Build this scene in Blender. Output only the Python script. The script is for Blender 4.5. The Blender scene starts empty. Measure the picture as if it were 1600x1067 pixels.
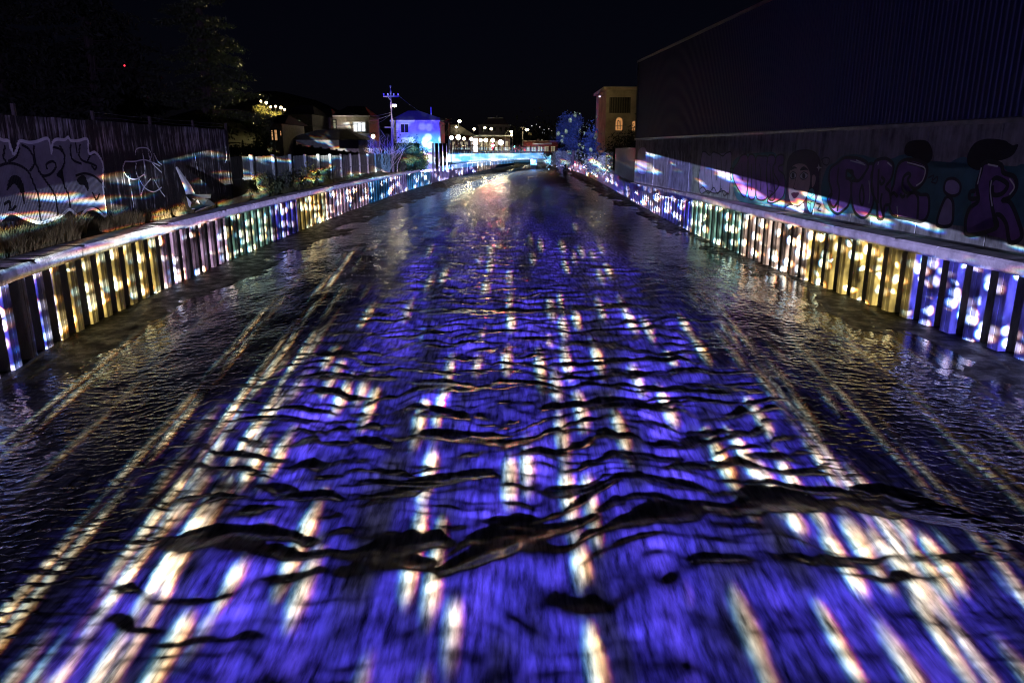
import bpy, math, random
import numpy as np
from mathutils import Vector
random.seed(7)
R = math.radians
sc = bpy.context.scene
col = sc.collection

# ------------------------------------------------------------------ camera
CAM_Z, PITCH, FPX = 5.3, R(14.77), 1140.0
cam = bpy.data.cameras.new('camera')
cam.sensor_width = 36.0
cam.lens = FPX / 1600 * 36.0
cam.clip_start, cam.clip_end = 0.1, 5000
cam_ob = bpy.data.objects.new('camera', cam)
col.objects.link(cam_ob)
cam_ob.location = (0, 0, CAM_Z)
cam_ob.rotation_euler = (R(90) - PITCH, 0, 0)
sc.camera = cam_ob

# ------------------------------------------------------------------ night sky
world = bpy.data.worlds.new('World')
sc.world = world
world.use_nodes = True
wt = world.node_tree
bg = wt.nodes['Background']
sky = wt.nodes.new('ShaderNodeTexSky')
sky.sky_type = 'NISHITA'
sky.sun_disc = False
sky.sun_elevation = R(40)
sky.sun_rotation = R(200)
tint = wt.nodes.new('ShaderNodeMix')
tint.data_type = 'RGBA'
tint.blend_type = 'MULTIPLY'
tint.inputs[0].default_value = 1
tint.inputs[7].default_value = (0.75, 0.62, 1.25, 1)
wt.links.new(sky.outputs[0], tint.inputs[6])
wt.links.new(tint.outputs[2], bg.inputs[0])
bg.inputs[1].default_value = 0.0004
moon = bpy.data.lights.new('moon', 'SUN')
moon.energy = 0.002
moon.angle = R(0.5)
moon.color = (0.7, 0.8, 1.0)
moon_ob = bpy.data.objects.new('moon', moon)
col.objects.link(moon_ob)
moon_ob.rotation_euler = (R(50), 0, R(20))

sc.view_settings.view_transform = 'Standard'
sc.view_settings.look = 'None'
sc.view_settings.gamma = 1
sc.view_settings.exposure = 0
sc.view_settings.use_curve_mapping = False
sc.render.engine = 'CYCLES'
sc.cycles.use_denoising = True
sc.cycles.filter_width = 1.1
sc.cycles.max_bounces = 5
sc.cycles.diffuse_bounces = 2
sc.cycles.glossy_bounces = 3
sc.cycles.sample_clamp_indirect = 4
sc.cycles.caustics_reflective = False
sc.cycles.caustics_refractive = False


# ------------------------------------------------------------------ node helper
class NT:
    def __init__(self, tree):
        self.t = tree

    def node(self, typ, ins=None, **props):
        n = self.t.nodes.new(typ)
        for k, v in props.items():
            setattr(n, k, v)
        for k, v in (ins or {}).items():
            self.set(n.inputs[k], v)
        return n

    def set(self, sock, v):
        if isinstance(v, bpy.types.NodeSocket):
            self.t.links.new(v, sock)
        elif isinstance(v, (tuple, list)) and len(v) == 3 and sock.type == 'RGBA':
            sock.default_value = (*v, 1)
        else:
            sock.default_value = v

    def m(self, op, *a):
        n = self.t.nodes.new('ShaderNodeMath')
        n.operation = op
        for i, v in enumerate(a):
            self.set(n.inputs[i], v)
        return n.outputs[0]

    def add(self, a, b): return self.m('ADD', a, b)
    def sub(self, a, b): return self.m('SUBTRACT', a, b)
    def mul(self, a, b): return self.m('MULTIPLY', a, b)
    def div(self, a, b): return self.m('DIVIDE', a, b)
    def gt(self, a, b): return self.m('GREATER_THAN', a, b)
    def lt(self, a, b): return self.m('LESS_THAN', a, b)

    def step(self, x, lo, hi):
        n = self.node('ShaderNodeMapRange', {0: x, 1: lo, 2: hi, 3: 0.0, 4: 1.0}, interpolation_type='SMOOTHSTEP')
        return n.outputs[0]

    def vec(self, x, y, z=0.0):
        return self.node('ShaderNodeCombineXYZ', {0: x, 1: y, 2: z}).outputs[0]

    def rgb(self, r, g, b):
        return self.node('ShaderNodeCombineColor', {0: r, 1: g, 2: b}).outputs[0]

    def noise(self, v, scale=1.0, detail=2.0, rough=0.5, dim='2D'):
        n = self.node('ShaderNodeTexNoise', {'Vector': v, 'Scale': scale, 'Detail': detail, 'Roughness': rough}, noise_dimensions=dim)
        return n.outputs[0]

    def voro(self, v):
        n = self.node('ShaderNodeTexVoronoi', {'Vector': v, 'Scale': 1.0}, voronoi_dimensions='2D', feature='F1')
        return n.outputs['Distance'], n.outputs['Color']

    def ramp(self, f, stops, interp='LINEAR'):
        n = self.t.nodes.new('ShaderNodeValToRGB')
        cr = n.color_ramp
        cr.interpolation = interp
        while len(cr.elements) < len(stops):
            cr.elements.new(0.5)
        for e, (p, c) in zip(cr.elements, stops):
            e.position = p
            e.color = (*c, 1)
        self.set(n.inputs[0], f)
        return n.outputs[0]

    def mix(self, f, a, b, mode='MIX'):
        n = self.t.nodes.new('ShaderNodeMix')
        n.data_type = 'RGBA'
        n.blend_type = mode
        n.clamp_result = False
        self.set(n.inputs[0], f)
        self.set(n.inputs[6], a)
        self.set(n.inputs[7], b)
        return n.outputs[2]


# ------------------------------------------------------------------ pixel rays (1600x1067 frame) to points of the place
CP, SP = math.cos(PITCH), math.sin(PITCH)


def ray(px, py):
    cx, cy = (px - 800) / FPX, (533.5 - py) / FPX
    return Vector((cx, CP + cy * SP, -SP + cy * CP))


def G(px, py, z=0.0):
    d = ray(px, py)
    t = (z - CAM_Z) / d.z
    return Vector((d.x * t, d.y * t, z))


def D(px, py, y):
    d = ray(px, py)
    t = y / d.y
    return Vector((d.x * t, y, CAM_Z + d.z * t))


LEFT_BASE = [(33, 563), (69, 545), (106, 527), (135, 512), (162, 500), (207, 476), (249, 458), (300, 434), (345, 414),
             (414, 381), (480, 353), (560, 324), (609, 309), (655, 294), (700, 280), (730, 272.5), (760, 266), (790, 260), (815, 256)]
RIGHT_BASE = [(1600, 566), (1558, 546), (1513, 531), (1442, 503), (1405, 489), (1360, 474), (1312, 459), (1267, 440), (1231, 428),
              (1201, 416), (1150, 396), (1100, 373), (1050, 347), (1000, 318), (950, 292), (920, 277), (895, 266)]


def smooth_wall(pts):
    g = [G(*p) for p in pts]
    ys = np.array([p.y for p in g]); xs = np.array([p.x for p in g])
    c = np.polyfit(np.log(ys), xs, 4)
    return lambda y: float(np.polyval(c, math.log(max(y, 10.0)))), ys.min(), ys.max()


_wl, _, _ = smooth_wall(LEFT_BASE)
_wr, _, _ = smooth_wall(RIGHT_BASE)
WL0, WR0 = _wl(17), _wr(17)


def wall_left_x(y):
    return (_wl(y) if y > 17 else WL0 + (17 - y) * 0.03) - 0.36


def wall_right_x(y):
    return (_wr(y) if y > 17 else WR0) + 0.36


def px_to_y(px, wallf):
    """distance along the river at which the wall base crosses picture column px"""
    lo, hi = 12.0, 260.0
    for _ in range(60):
        m = 0.5 * (lo + hi)
        d = Vector((wallf(m), m, -CAM_Z))
        c = 800 + FPX * d.x / (d.y * CP - d.z * SP)
        if abs(c - 790) > abs(px - 790):
            lo = m
        else:
            hi = m
    return lo


# ------------------------------------------------------------------ projectors of the light show (on the bridge behind)
PROJ_Y = -34.0
ZW, ZP = 4.6, 3.2


def spot(name, z, energy, size):
    L = bpy.data.lights.new(name, 'SPOT')
    L.energy = energy
    L.spot_size = R(size)
    L.spot_blend = 0.05
    L.shadow_soft_size = 0.04
    o = bpy.data.objects.new(name, L)
    col.objects.link(o)
    o.location = (0, PROJ_Y, z)
    o.rotation_euler = (R(90), 0, 0)
    L.use_nodes = True
    n = NT(L.node_tree)
    em = [q for q in L.node_tree.nodes if q.type == 'EMISSION'][0]
    tc = n.node('ShaderNodeTexCoord')
    sp = n.node('ShaderNodeSeparateXYZ', {0: tc.outputs['Normal']})
    az = n.m('ABSOLUTE', sp.outputs[2])
    u, v = n.div(sp.outputs[0], az), n.div(sp.outputs[1], az)
    return n, em, u, v


# --- water projector: blue field with drifting pale spots
n, em, u, v = spot('water_projector', ZW, 1.0e6, 60)
av = n.m('MAXIMUM', n.mul(v, -1.0), 0.004)
s = n.mul(n.div(u, av), ZW)                       # metres across the river
sa = n.m('ABSOLUTE', s)
comp = n.m('POWER', n.div(0.11, av), 1.3)
fadef = n.step(av, 0.03, 0.10)       # the slide is denser towards the foreground
comp = n.mul(comp, n.step(av, 0.014, 0.034))
edge = n.noise(n.vec(n.mul(u, 26.0), n.mul(v, 120.0)), 1.0, 2.0)
sj = n.add(s, n.mul(n.sub(edge, 0.5), 3.0))
lane = n.mul(n.step(sj, -7.2, -3.6), n.sub(1.0, n.step(sj, 5.0, 8.4)))
cloud = n.noise(n.vec(n.mul(u, 55.0), n.mul(v, 100.0)), 1.0, 3.0)
blue = n.mul(n.mul(n.step(cloud, 0.24, 0.80), 1.2), lane)
lav = n.mul(n.step(cloud, 0.5, 0.75), lane)
discs = []
for du in (-0.0006, 0.0, 0.0006):
    d, c = n.voro(n.vec(n.mul(n.add(u, du), 132.0), n.mul(v, 150.0)))
    r1 = n.node('ShaderNodeSeparateColor', {0: c})
    patch = n.noise(n.vec(n.mul(u, 16.0), n.mul(v, 60.0)), 1.0, 1.0)
    bias = n.mul(n.step(u, -0.05, 0.09), 0.20)
    on = n.gt(n.add(r1.outputs[0], n.add(n.mul(patch, 0.9), bias)), 1.20)
    disc = n.mul(n.sub(1.0, n.step(d, 0.05, 0.45)), on)
    discs.append(n.mul(disc, n.add(0.5, r1.outputs[1])))
side = n.sub(1.0, n.step(sa, 11.4, 12.2))
brk = n.step(n.noise(n.vec(n.mul(u, 150.0), n.mul(v, 190.0)), 1.0, 3.0), 0.38, 0.66)
LINES = [(-.2045, 1.0), (-.1985, .8), (-.176, .25), (-.1455, 1.0), (-.1405, .9), (-.1225, 1.0), (-.1175, .9), (-.1075, .6), (-.1035, .6),
         (.1180, .40), (.1235, .45), (.1500, .45), (.1560, .35), (.1790, .5), (.1840, .3), (.204, .3)]
st = []
for du in (-0.0004, 0.0, 0.0004):
    acc = None
    for uc, wgt in LINES:
        dd_ = n.m('ABSOLUTE', n.sub(n.add(u, du), uc))
        g_ = n.mul(n.sub(1.0, n.step(dd_, 0.0006, 0.0024)), wgt)
        acc = g_ if acc is None else n.add(acc, g_)
    st.append(n.mul(n.mul(acc, brk), side))
ch = []
for i, (b, w, k) in enumerate([(0.027, 1.75, 1.0), (0.016, 1.52, 0.86), (0.60, 1.20, 0.62)]):
    base_ = n.mul(n.add(n.mul(blue, b), n.mul(lav, (.05, .030, .12)[i])), n.sub(1.0, n.mul(n.m('MINIMUM', discs[i], 1.0), 0.6)))
    base_ = n.add(base_, n.mul(side, (.016, .016, .045)[i]))
    ch.append(n.add(base_, n.add(n.mul(n.mul(n.mul(discs[i], lane), w), fadef), n.mul(n.mul(st[i], k * 4.5), n.add(0.25, n.mul(fadef, 0.75))))))
n.set(em.inputs[0], n.rgb(*ch))
n.set(em.inputs[1], comp)
W_EM = em

# --- wall projector: coloured sections and spots of light on both sheet pile walls
BLUE, YEL, MAU, GRN, CYA, LAV, WARM = (.10, .10, 1.0), (.80, .58, .16), (.62, .42, .72), (.20, .42, .34), (.06, .34, 1.0), (.36, .30, 1.0), (.85, .62, .52)


def u_at(px, f):
    y = px_to_y(px, f)
    x = f(y)
    return (x - math.copysign(0.36, x)) / (y - PROJ_Y)


def bands(lst, f):
    """[(picture column where the section starts going away, colour)]"""
    return [(u_at(px, f), c) for px, c in lst]


lb = bands([(5, BLUE), (50, YEL), (228, MAU), (345, GRN), (415, BLUE), (457, YEL), (500, MAU), (565, CYA), (600, LAV), (632, CYA), (668, LAV), (720, BLUE), (742, WARM), (762, MAU), (778, BLUE), (800, LAV)], wall_left_x)
rb = bands([(1595, BLUE), (1428, YEL), (1262, WARM), (1160, GRN), (1083, BLUE), (1040, LAV), (1000, BLUE), (960, LAV), (935, WARM), (915, LAV)], wall_right_x)
n, em, u, v = spot('wall_projector', ZP, 1.0e6, 60)
au = n.m('MAXIMUM', n.m('ABSOLUTE', u), 0.005)
LO, HI = -0.36, 0.36
stops = [(0.0, BLUE)] + [((q - LO) / (HI - LO), c) for q, c in lb]
stopsR = sorted([((q - LO) / (HI - LO), c) for q, c in rb])
fu = n.div(n.sub(u, LO), HI - LO)
colL = n.ramp(fu, stops, 'CONSTANT')
# right side: going away u falls, so each colour fills the span below its start
rs = [(0.0, LAV)]
for i in range(len(stopsR)):
    start = stopsR[i - 1][0] if i else 0.5
    rs.append((start, stopsR[i][1]))
rs.append((stopsR[-1][0], BLUE))
colR = n.ramp(fu, rs[1:], 'CONSTANT')
band = n.mix(n.gt(u, 0.0), colL, colR)
xs_stops = []
for yy in (12, 30, 55, 90, 135, 165, 190, 205):
    xw = wall_left_x(yy)
    xs_stops.append(((xw / (yy - PROJ_Y) - LO) / (HI - LO), (abs(xw) / 20,) * 3))
for yy in (225, 150, 100, 60, 35, 20, 12):
    xw = wall_right_x(yy)
    xs_stops.append(((xw / (yy - PROJ_Y) - LO) / (HI - LO), (abs(xw) / 20,) * 3))
xw = n.mul(n.node('ShaderNodeSeparateColor', {0: n.ramp(fu, xs_stops)}).outputs[0], 20.0)   # how far aside the wall stands in that direction
ratio = n.mul(n.div(v, au), xw)                   # metres above or below the projector where the ray meets the wall
zone_wall = n.mul(n.step(ratio, -4.1, -3.3), n.sub(1.0, n.step(ratio, -1.10, -1.02)))
zone_cap = n.mul(n.step(ratio, -1.10, -1.02), n.sub(1.0, n.step(ratio, -0.77, -0.71)))
topL = n.add(0.018, n.mul(n.sub(0.25, au), 0.27))
topR = n.add(0.003, n.mul(n.sub(0.195, au), 0.2))
topL = n.m('MINIMUM', topL, n.add(0.0175, n.mul(n.gt(au, 0.165), 1.0)))
topR = n.m('MINIMUM', topR, n.add(0.012, n.mul(n.gt(au, 0.115), 1.0)))
top = n.add(n.mul(n.gt(u, 0.0), topR), n.mul(n.lt(u, 0.0), topL))
zone_up = n.mul(n.step(ratio, -0.77, -0.71), n.sub(1.0, n.step(n.sub(v, top), -0.0006, 0.0006)))
spill = n.step(n.sub(v, top), -0.0006, 0.0006)
comp = n.m('POWER', n.div(0.25, au), 1.75)
comp = n.m('MINIMUM', comp, 14.0)
comp_up = n.div(n.m('MINIMUM', comp, 1.8), comp)
dl, ar, ups = [], [], []
for du in (-0.0004, 0.0, 0.0004):
    d, c = n.voro(n.vec(n.add(n.mul(u, n.mul(n.m('POWER', n.div(au, 0.25), -0.5), 390.0)), du * 150), n.mul(v, 150.0)))
    q = n.node('ShaderNodeSeparateColor', {0: c})
    patch = n.noise(n.vec(n.mul(u, 45.0), n.mul(v, 55.0)), 1.0, 1.0)
    on = n.gt(n.add(q.outputs[0], n.mul(patch, 1.5)), 1.12)
    dl.append(n.mul(n.mul(n.sub(1.0, n.step(d, 0.18, 0.50)), on), n.add(0.12, n.mul(q.outputs[1], q.outputs[1]))))
    a = n.noise(n.vec(n.mul(n.add(u, n.mul(v, 0.9)), 62.0), n.add(n.mul(v, 95.0), n.mul(du, 170.0))), 1.0, 2.0)
    ar.append(n.step(a, 0.54, 0.74))
shade = n.mul(n.step(n.noise(n.vec(n.mul(u, 150.0), n.mul(v, 70.0)), 1.0, 3.0), 0.2, 0.85), 1.25)
bs = n.node('ShaderNodeSeparateColor', {0: band})
far = n.sub(1.0, n.step(au, 0.10, 0.19))
ch = []
for i in range(3):
    wallc = n.add(n.mul(n.mul(bs.outputs[i], shade), 0.25), n.mul(n.mul(dl[i], n.add(n.mul(bs.outputs[i], 0.9), (.66, .66, .56)[i])), 2.2))
    capc = n.mul(n.add((.30, .27, .62)[i] * 0.62, n.mul(ar[i], 0.9)), n.add(0.9, n.mul(n.lt(u, 0.0), 0.9)))
    upc = n.add(n.mul(n.add(n.mul(bs.outputs[i], far), n.mul((.16, .17, .30)[i], n.add(1.0, n.mul(n.gt(u, 0.0), 1.5)))), 0.30), n.mul(ar[i], n.add(1.4, n.mul(n.gt(u, 0.0), 1.6))))
    e = n.add(n.mul(wallc, zone_wall), n.mul(capc, zone_cap))
    e = n.add(e, n.mul(n.mul(upc, zone_up), comp_up))
    e = n.add(e, n.mul(n.mul(n.div(spill, comp), n.mul(n.sub(1.0, n.mul(n.gt(u, 0.0), 0.64)), n.step(au, 0.135, 0.19))), (.20, .16, .46)[i] * 0.060))
    ch.append(e)
n.set(em.inputs[0], n.rgb(*ch))
n.set(em.inputs[1], comp)

# --- far projector: blue house, bridge parapet and the tree at the right bank
n, em, u, v = spot('far_projector', ZP, 1.0e6, 18)
hz = n.mul(n.mul(n.gt(u, -0.139), n.lt(u, -0.0715)), n.gt(v, 0.012))
tz = n.mul(n.mul(n.gt(u, 0.045), n.lt(u, 0.0885)), n.gt(v, -0.006))
bz = n.mul(n.mul(n.gt(u, -0.0715), n.lt(u, 0.040)), n.mul(n.gt(v, -0.009), n.lt(v, 0.0078)))
wide = n.noise(n.vec(n.mul(u, 60.0), n.mul(v, 70.0)), 1.0, 1.0)
low = n.mul(n.step(u, -0.118, -0.085), n.sub(1.0, n.step(v, 0.022, 0.034)))
d, c = n.voro(n.vec(n.mul(u, 95.0), n.mul(v, 95.0)))
disc = n.sub(1.0, n.step(d, 0.26, 0.42))
dd, cc = n.voro(n.vec(n.mul(u, 230.0), n.mul(v, 160.0)))
tint = n.step(n.noise(n.vec(n.mul(u, 70.0), n.mul(v, 150.0)), 1.0, 1.0), 0.42, 0.6)
spots = n.mul(n.sub(1.0, n.step(dd, 0.2, 0.5)), n.gt(n.node('ShaderNodeSeparateColor', {0: cc}).outputs[0], 0.62))
ch = []
for i in range(3):
    h = n.add((.04, .03, .80)[i], n.mul(low, (.03, .40, .35)[i]))
    h = n.add(h, n.mul(n.mul(disc, n.add(0.12, low)), (.62, .85, .8)[i]))
    b = n.add((.10, .42, 1.0)[i], n.mul(tint, (.36, .36, .2)[i]))
    t = n.add(n.mul((.030, .045, .42)[i], n.add(0.25, wide)), n.mul(n.mul(spots, tint), (.55, .62, .5)[i]))
    ch.append(n.add(n.add(n.mul(n.mul(h, hz), 0.20), n.mul(n.mul(b, bz), 1.5)), n.mul(n.mul(t, tz), 0.36)))
n.set(em.inputs[0], n.rgb(*ch))
n.set(em.inputs[1], 16.0)
bpy.data.lights['water_projector'].energy = 0.95e6
bpy.data.lights['water_projector'].shadow_soft_size = 0.055
bpy.data.lights['wall_projector'].energy = 1.25e6
bpy.data.lights['far_projector'].energy = 0.6e6

# ------------------------------------------------------------------ materials
MATS = {}


def mat(name, c, rough=0.7, metal=0.0, var=0.25, scale=3.0, bump=0.0, bscale=20.0, spec=0.5, emit=None, es=0.0, stretch=(1, 1, 1)):
    if name in MATS:
        return MATS[name]
    m = bpy.data.materials.new(name)
    m.use_nodes = True
    n = NT(m.node_tree)
    b = m.node_tree.nodes['Principled BSDF']
    tc = n.node('ShaderNodeTexCoord')
    mp = n.node('ShaderNodeMapping', {0: tc.outputs['Object']})
    mp.inputs['Scale'].default_value = stretch
    f = n.noise(mp.outputs[0], scale, 5.0, 0.62, '3D')
    c1 = tuple(x * (1 - var) for x in c)
    c2 = tuple(min(1, x * (1 + var)) for x in c)
    n.set(b.inputs['Base Color'], n.ramp(f, [(0.32, c1), (0.68, c2)]))
    b.inputs['Roughness'].default_value = rough
    b.inputs['Metallic'].default_value = metal
    b.inputs['Specular IOR Level'].default_value = spec
    if bump:
        h = n.noise(mp.outputs[0], bscale, 4.0, 0.6, '3D')
        bp = n.node('ShaderNodeBump', {'Height': h, 'Strength': bump, 'Distance': 0.02})
        n.set(b.inputs['Normal'], bp.outputs[0])
    if emit:
        n.set(b.inputs['Emission Color'], emit)
        b.inputs['Emission Strength'].default_value = es
    MATS[name] = m
    return m


# ------------------------------------------------------------------ mesh helpers
class MB:
    def __init__(self):
        self.v, self.f = [], []

    def quad(self, a, b, c, d):
        i = len(self.v)
        self.v += [tuple(a), tuple(b), tuple(c), tuple(d)]
        self.f.append((i, i + 1, i + 2, i + 3))

    def box(self, cx, cy, cz, sx, sy, sz, rz=0.0):
        i = len(self.v)
        ca, sa = math.cos(rz), math.sin(rz)
        for dz in (-.5, .5):
            for dx, dy in ((-.5, -.5), (.5, -.5), (.5, .5), (-.5, .5)):
                x, y = dx * sx, dy * sy
                self.v.append((cx + x * ca - y * sa, cy + x * sa + y * ca, cz + dz * sz))
        for q in ((3, 2, 1, 0), (4, 5, 6, 7), (0, 1, 5, 4), (1, 2, 6, 5), (2, 3, 7, 6), (3, 0, 4, 7)):
            self.f.append(tuple(i + k for k in q))
        return self

    def tube(self, pts, r, k=6):
        """tapered tube; r one radius or one per point"""
        pts = [Vector(p) for p in pts]
        rs = r if isinstance(r, (list, tuple)) else [r] * len(pts)
        base = len(self.v)
        for j, p in enumerate(pts):
            t = (pts[min(j + 1, len(pts) - 1)] - pts[max(j - 1, 0)]).normalized()
            a = t.cross(Vector((0, 0, 1)))
            if a.length < 1e-3:
                a = Vector((1, 0, 0))
            a.normalize()
            b = t.cross(a)
            for q in range(k):
                w = 2 * math.pi * q / k
                self.v.append(tuple(p + (a * math.cos(w) + b * math.sin(w)) * rs[j]))
        for j in range(len(pts) - 1):
            for q in range(k):
                self.f.append((base + j * k + q, base + j * k + (q + 1) % k, base + (j + 1) * k + (q + 1) % k, base + (j + 1) * k + q))
        self.f.append(tuple(base + q for q in range(k))[::-1])
        self.f.append(tuple(base + (len(pts) - 1) * k + q for q in range(k)))
        return self

    def ball(self, c, r, nu=10, nv=7, sz=1.0):
        base = len(self.v)
        for j in range(nv + 1):
            th = math.pi * j / nv
            for q in range(nu):
                ph = 2 * math.pi * q / nu
                self.v.append((c[0] + r * math.sin(th) * math.cos(ph), c[1] + r * math.sin(th) * math.sin(ph), c[2] + r * sz * math.cos(th)))
        for j in range(nv):
            for q in range(nu):
                self.f.append((base + j * nu + q, base + (j + 1) * nu + q, base + (j + 1) * nu + (q + 1) % nu, base + j * nu + (q + 1) % nu))
        return self

    def build(self, name, m, parent=None, smooth=False):
        me = bpy.data.meshes.new(name)
        me.from_pydata(self.v, [], self.f)
        me.validate()
        me.update()
        if smooth:
            me.polygons.foreach_set('use_smooth', [True] * len(me.polygons))
        me.materials.append(m)
        o = bpy.data.objects.new(name, me)
        col.objects.link(o)
        if parent:
            o.parent = parent
            o.location = -Vector(parent.location) if parent.parent is None and parent.type == 'EMPTY' and parent.rotation_euler.z == 0 else (0, 0, 0)
        return o


def thing(name, label, cat, loc=(0, 0, 0), group=None):
    o = bpy.data.objects.new(name, None)
    col.objects.link(o)
    o.location = loc
    o.empty_display_size = 0.2
    o['label'] = label
    o['category'] = cat
    if group:
        o['group'] = group
    return o


def tag(o, label, cat, group=None):
    o['label'] = label
    o['category'] = cat
    if group:
        o['group'] = group
    return o


def mesh_np(name, V, F, m, kind=None, smooth=True):
    me = bpy.data.meshes.new(name)
    me.vertices.add(len(V))
    me.vertices.foreach_set('co', np.asarray(V, dtype=np.float32).ravel())
    nf = len(F)
    me.loops.add(nf * 4)
    me.loops.foreach_set('vertex_index', np.asarray(F, dtype=np.int32).ravel())
    me.polygons.add(nf)
    me.polygons.foreach_set('loop_start', np.arange(nf, dtype=np.int32) * 4)
    me.update(calc_edges=True)
    me.validate()
    if smooth:
        me.polygons.foreach_set('use_smooth', np.ones(nf, dtype=bool))
    me.materials.append(m)
    o = bpy.data.objects.new(name, me)
    col.objects.link(o)
    if kind:
        o['kind'] = kind
    return o


def grid_faces(r, c):
    i = np.arange(r * c).reshape(r, c)
    return np.stack([i[:-1, :-1], i[:-1, 1:], i[1:, 1:], i[1:, :-1]], -1).reshape(-1, 4)


# gradient noise in numpy
_rng = np.random.RandomState(11)
_perm = _rng.permutation(512)
_ga = _rng.rand(512) * 2 * np.pi
_gx, _gy = np.cos(_ga), np.sin(_ga)


def pn(x, y, s=0):
    xi = np.floor(x).astype(np.int64); yi = np.floor(y).astype(np.int64)
    xf, yf = x - xi, y - yi
    def g(a, b, dx, dy):
        h = _perm[(_perm[(a + s * 37) & 511] + b) & 511]
        return _gx[h] * dx + _gy[h] * dy
    u = xf * xf * xf * (xf * (xf * 6 - 15) + 10); v = yf * yf * yf * (yf * (yf * 6 - 15) + 10)
    a = g(xi, yi, xf, yf); b = g(xi + 1, yi, xf - 1, yf)
    c = g(xi, yi + 1, xf, yf - 1); d = g(xi + 1, yi + 1, xf - 1, yf - 1)
    return ((a + u * (b - a)) * (1 - v) + (c + u * (d - c)) * v) * 1.5


def sstep(x, a, b):
    t = np.clip((x - a) / (b - a), 0, 1)
    return t * t * (3 - 2 * t)


# ================================================================== THE SETTING
def XL(y): return np.interp(y, [5, 30, 60, 83, 120, 174, 260], [-11.6, -11.4, -11.2, -10.0, -7.4, -2.0, 5.0])
def XF(y): return np.interp(y, [5, 30, 60, 83, 120, 174, 260], [-9.4, -8.4, -8.3, -7.2, -4.2, 0.0, 6.0])
def XR(y): return np.interp(y, [5, 30, 60, 120, 174, 260], [11.2, 10.9, 10.6, 11.4, 12.6, 17.0])


def bed_z(x, y):
    d = np.minimum(x - XL(y), XR(y) - x)
    z = -0.05 - np.clip(d, -6, 3) * np.where(d > 0, 0.035, 0.011)
    z = z + 0.018 * pn(x * .35, y * .22, 3) + 0.008 * pn(x * 1.3, y * .9, 4) + 0.009 * pn(x * 4.1, y * 3.1, 6) + 0.004 * pn(x * 11, y * 8, 7)
    return z


# wet concrete of the channel bed
mb_ = bpy.data.materials.new('wet_concrete')
mb_.use_nodes = True
n = NT(mb_.node_tree)
b = mb_.node_tree.nodes['Principled BSDF']
tc = n.node('ShaderNodeTexCoord')
P = tc.outputs['Object']
f = n.noise(P, 2.4, 7.0, 0.7, '3D')
f2 = n.noise(P, 26.0, 4.0, 0.75, '3D')
n.set(b.inputs['Base Color'], n.ramp(n.add(n.mul(f, 0.45), n.mul(f2, 0.55)), [(0.40, (.003, .003, .003)), (0.5, (.006, .006, .0055)), (0.57, (.016, .015, .013)), (0.64, (.09, .085, .08))]))
mp = n.node('ShaderNodeMapping', {0: P})
mp.inputs['Scale'].default_value = (1.0, 0.8, 1.0)
wet = n.noise(mp.outputs[0], 1.8, 6.0, 0.6, '3D')
n.set(b.inputs['Roughness'], n.node('ShaderNodeMapRange', {0: wet, 1: 0.38, 2: 0.62, 3: 0.30, 4: 0.7}).outputs[0])
g1 = n.noise(P, 55.0, 3.0, 0.7, '3D')
mp4 = n.node('ShaderNodeMapping', {0: P})
mp4.inputs['Scale'].default_value = (2.2, 5.5, 1.0)
g2 = n.noise(mp4.outputs[0], 1.0, 5.0, 0.62, '3D')
bp = n.node('ShaderNodeBump', {'Height': n.add(n.mul(g1, 0.35), g2), 'Strength': 0.9, 'Distance': 0.06})
n.set(b.inputs['Normal'], bp.outputs[0])
b.inputs['Specular IOR Level'].default_value = 0.12
MAT_BED = mb_

ys = np.concatenate([np.linspace(-50, 4, 30), np.arange(4.5, 60, 0.22), np.linspace(60, 285, 220)])
cols = 200
ss = np.linspace(0, 1, cols)
Y = np.repeat(ys[:, None], cols, 1)
xl = np.array([wall_left_x(min(y, 262)) - 0.8 for y in ys]); xr = np.array([wall_right_x(min(y, 262)) + 0.8 for y in ys])
X = xl[:, None] + (xr - xl)[:, None] * ss[None]
Z = bed_z(X, Y)
mesh_np('channel_bed', np.stack([X, Y, Z], -1).reshape(-1, 3), grid_faces(len(ys), cols), MAT_BED, 'structure')

# river: shallow turbid water with standing waves
rows = [4.6]
while rows[-1] < 283:
    y = rows[-1]
    rows.append(y + max(0.014, 0.62 * (y * y + 28) / (5.3 * 730)) if y < 30 else y + min(0.55, max(0.09, 0.30 * (y * y + 28) / (5.3 * 730))))
rows = np.array(rows)
rows = np.concatenate([np.linspace(-48, 4.4, 60), rows])
NC = 760
Y = np.repeat(rows[:, None], NC, 1)
half = np.clip(0.78 * np.abs(rows) + 3.5, 9.8, 9.8)
xl, xr = XL(rows) - 1.0, XR(rows) + 1.0
tt = np.linspace(0, 1, NC)
tt = 0.5 + (tt - 0.5) * (0.72 + 0.28 * (2 * np.abs(tt - 0.5)) ** 2)
tt = (tt - tt[0]) / (tt[-1] - tt[0])
X = xl[:, None] + (xr - xl)[:, None] * tt[None]


def saw(p, a):
    t = p - np.floor(p)
    return np.where(t < a, 0.5 - 0.5 * np.cos(np.pi * t / a), 0.5 + 0.5 * np.cos(np.pi * (t - a) / (1 - a))) - 0.5


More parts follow.
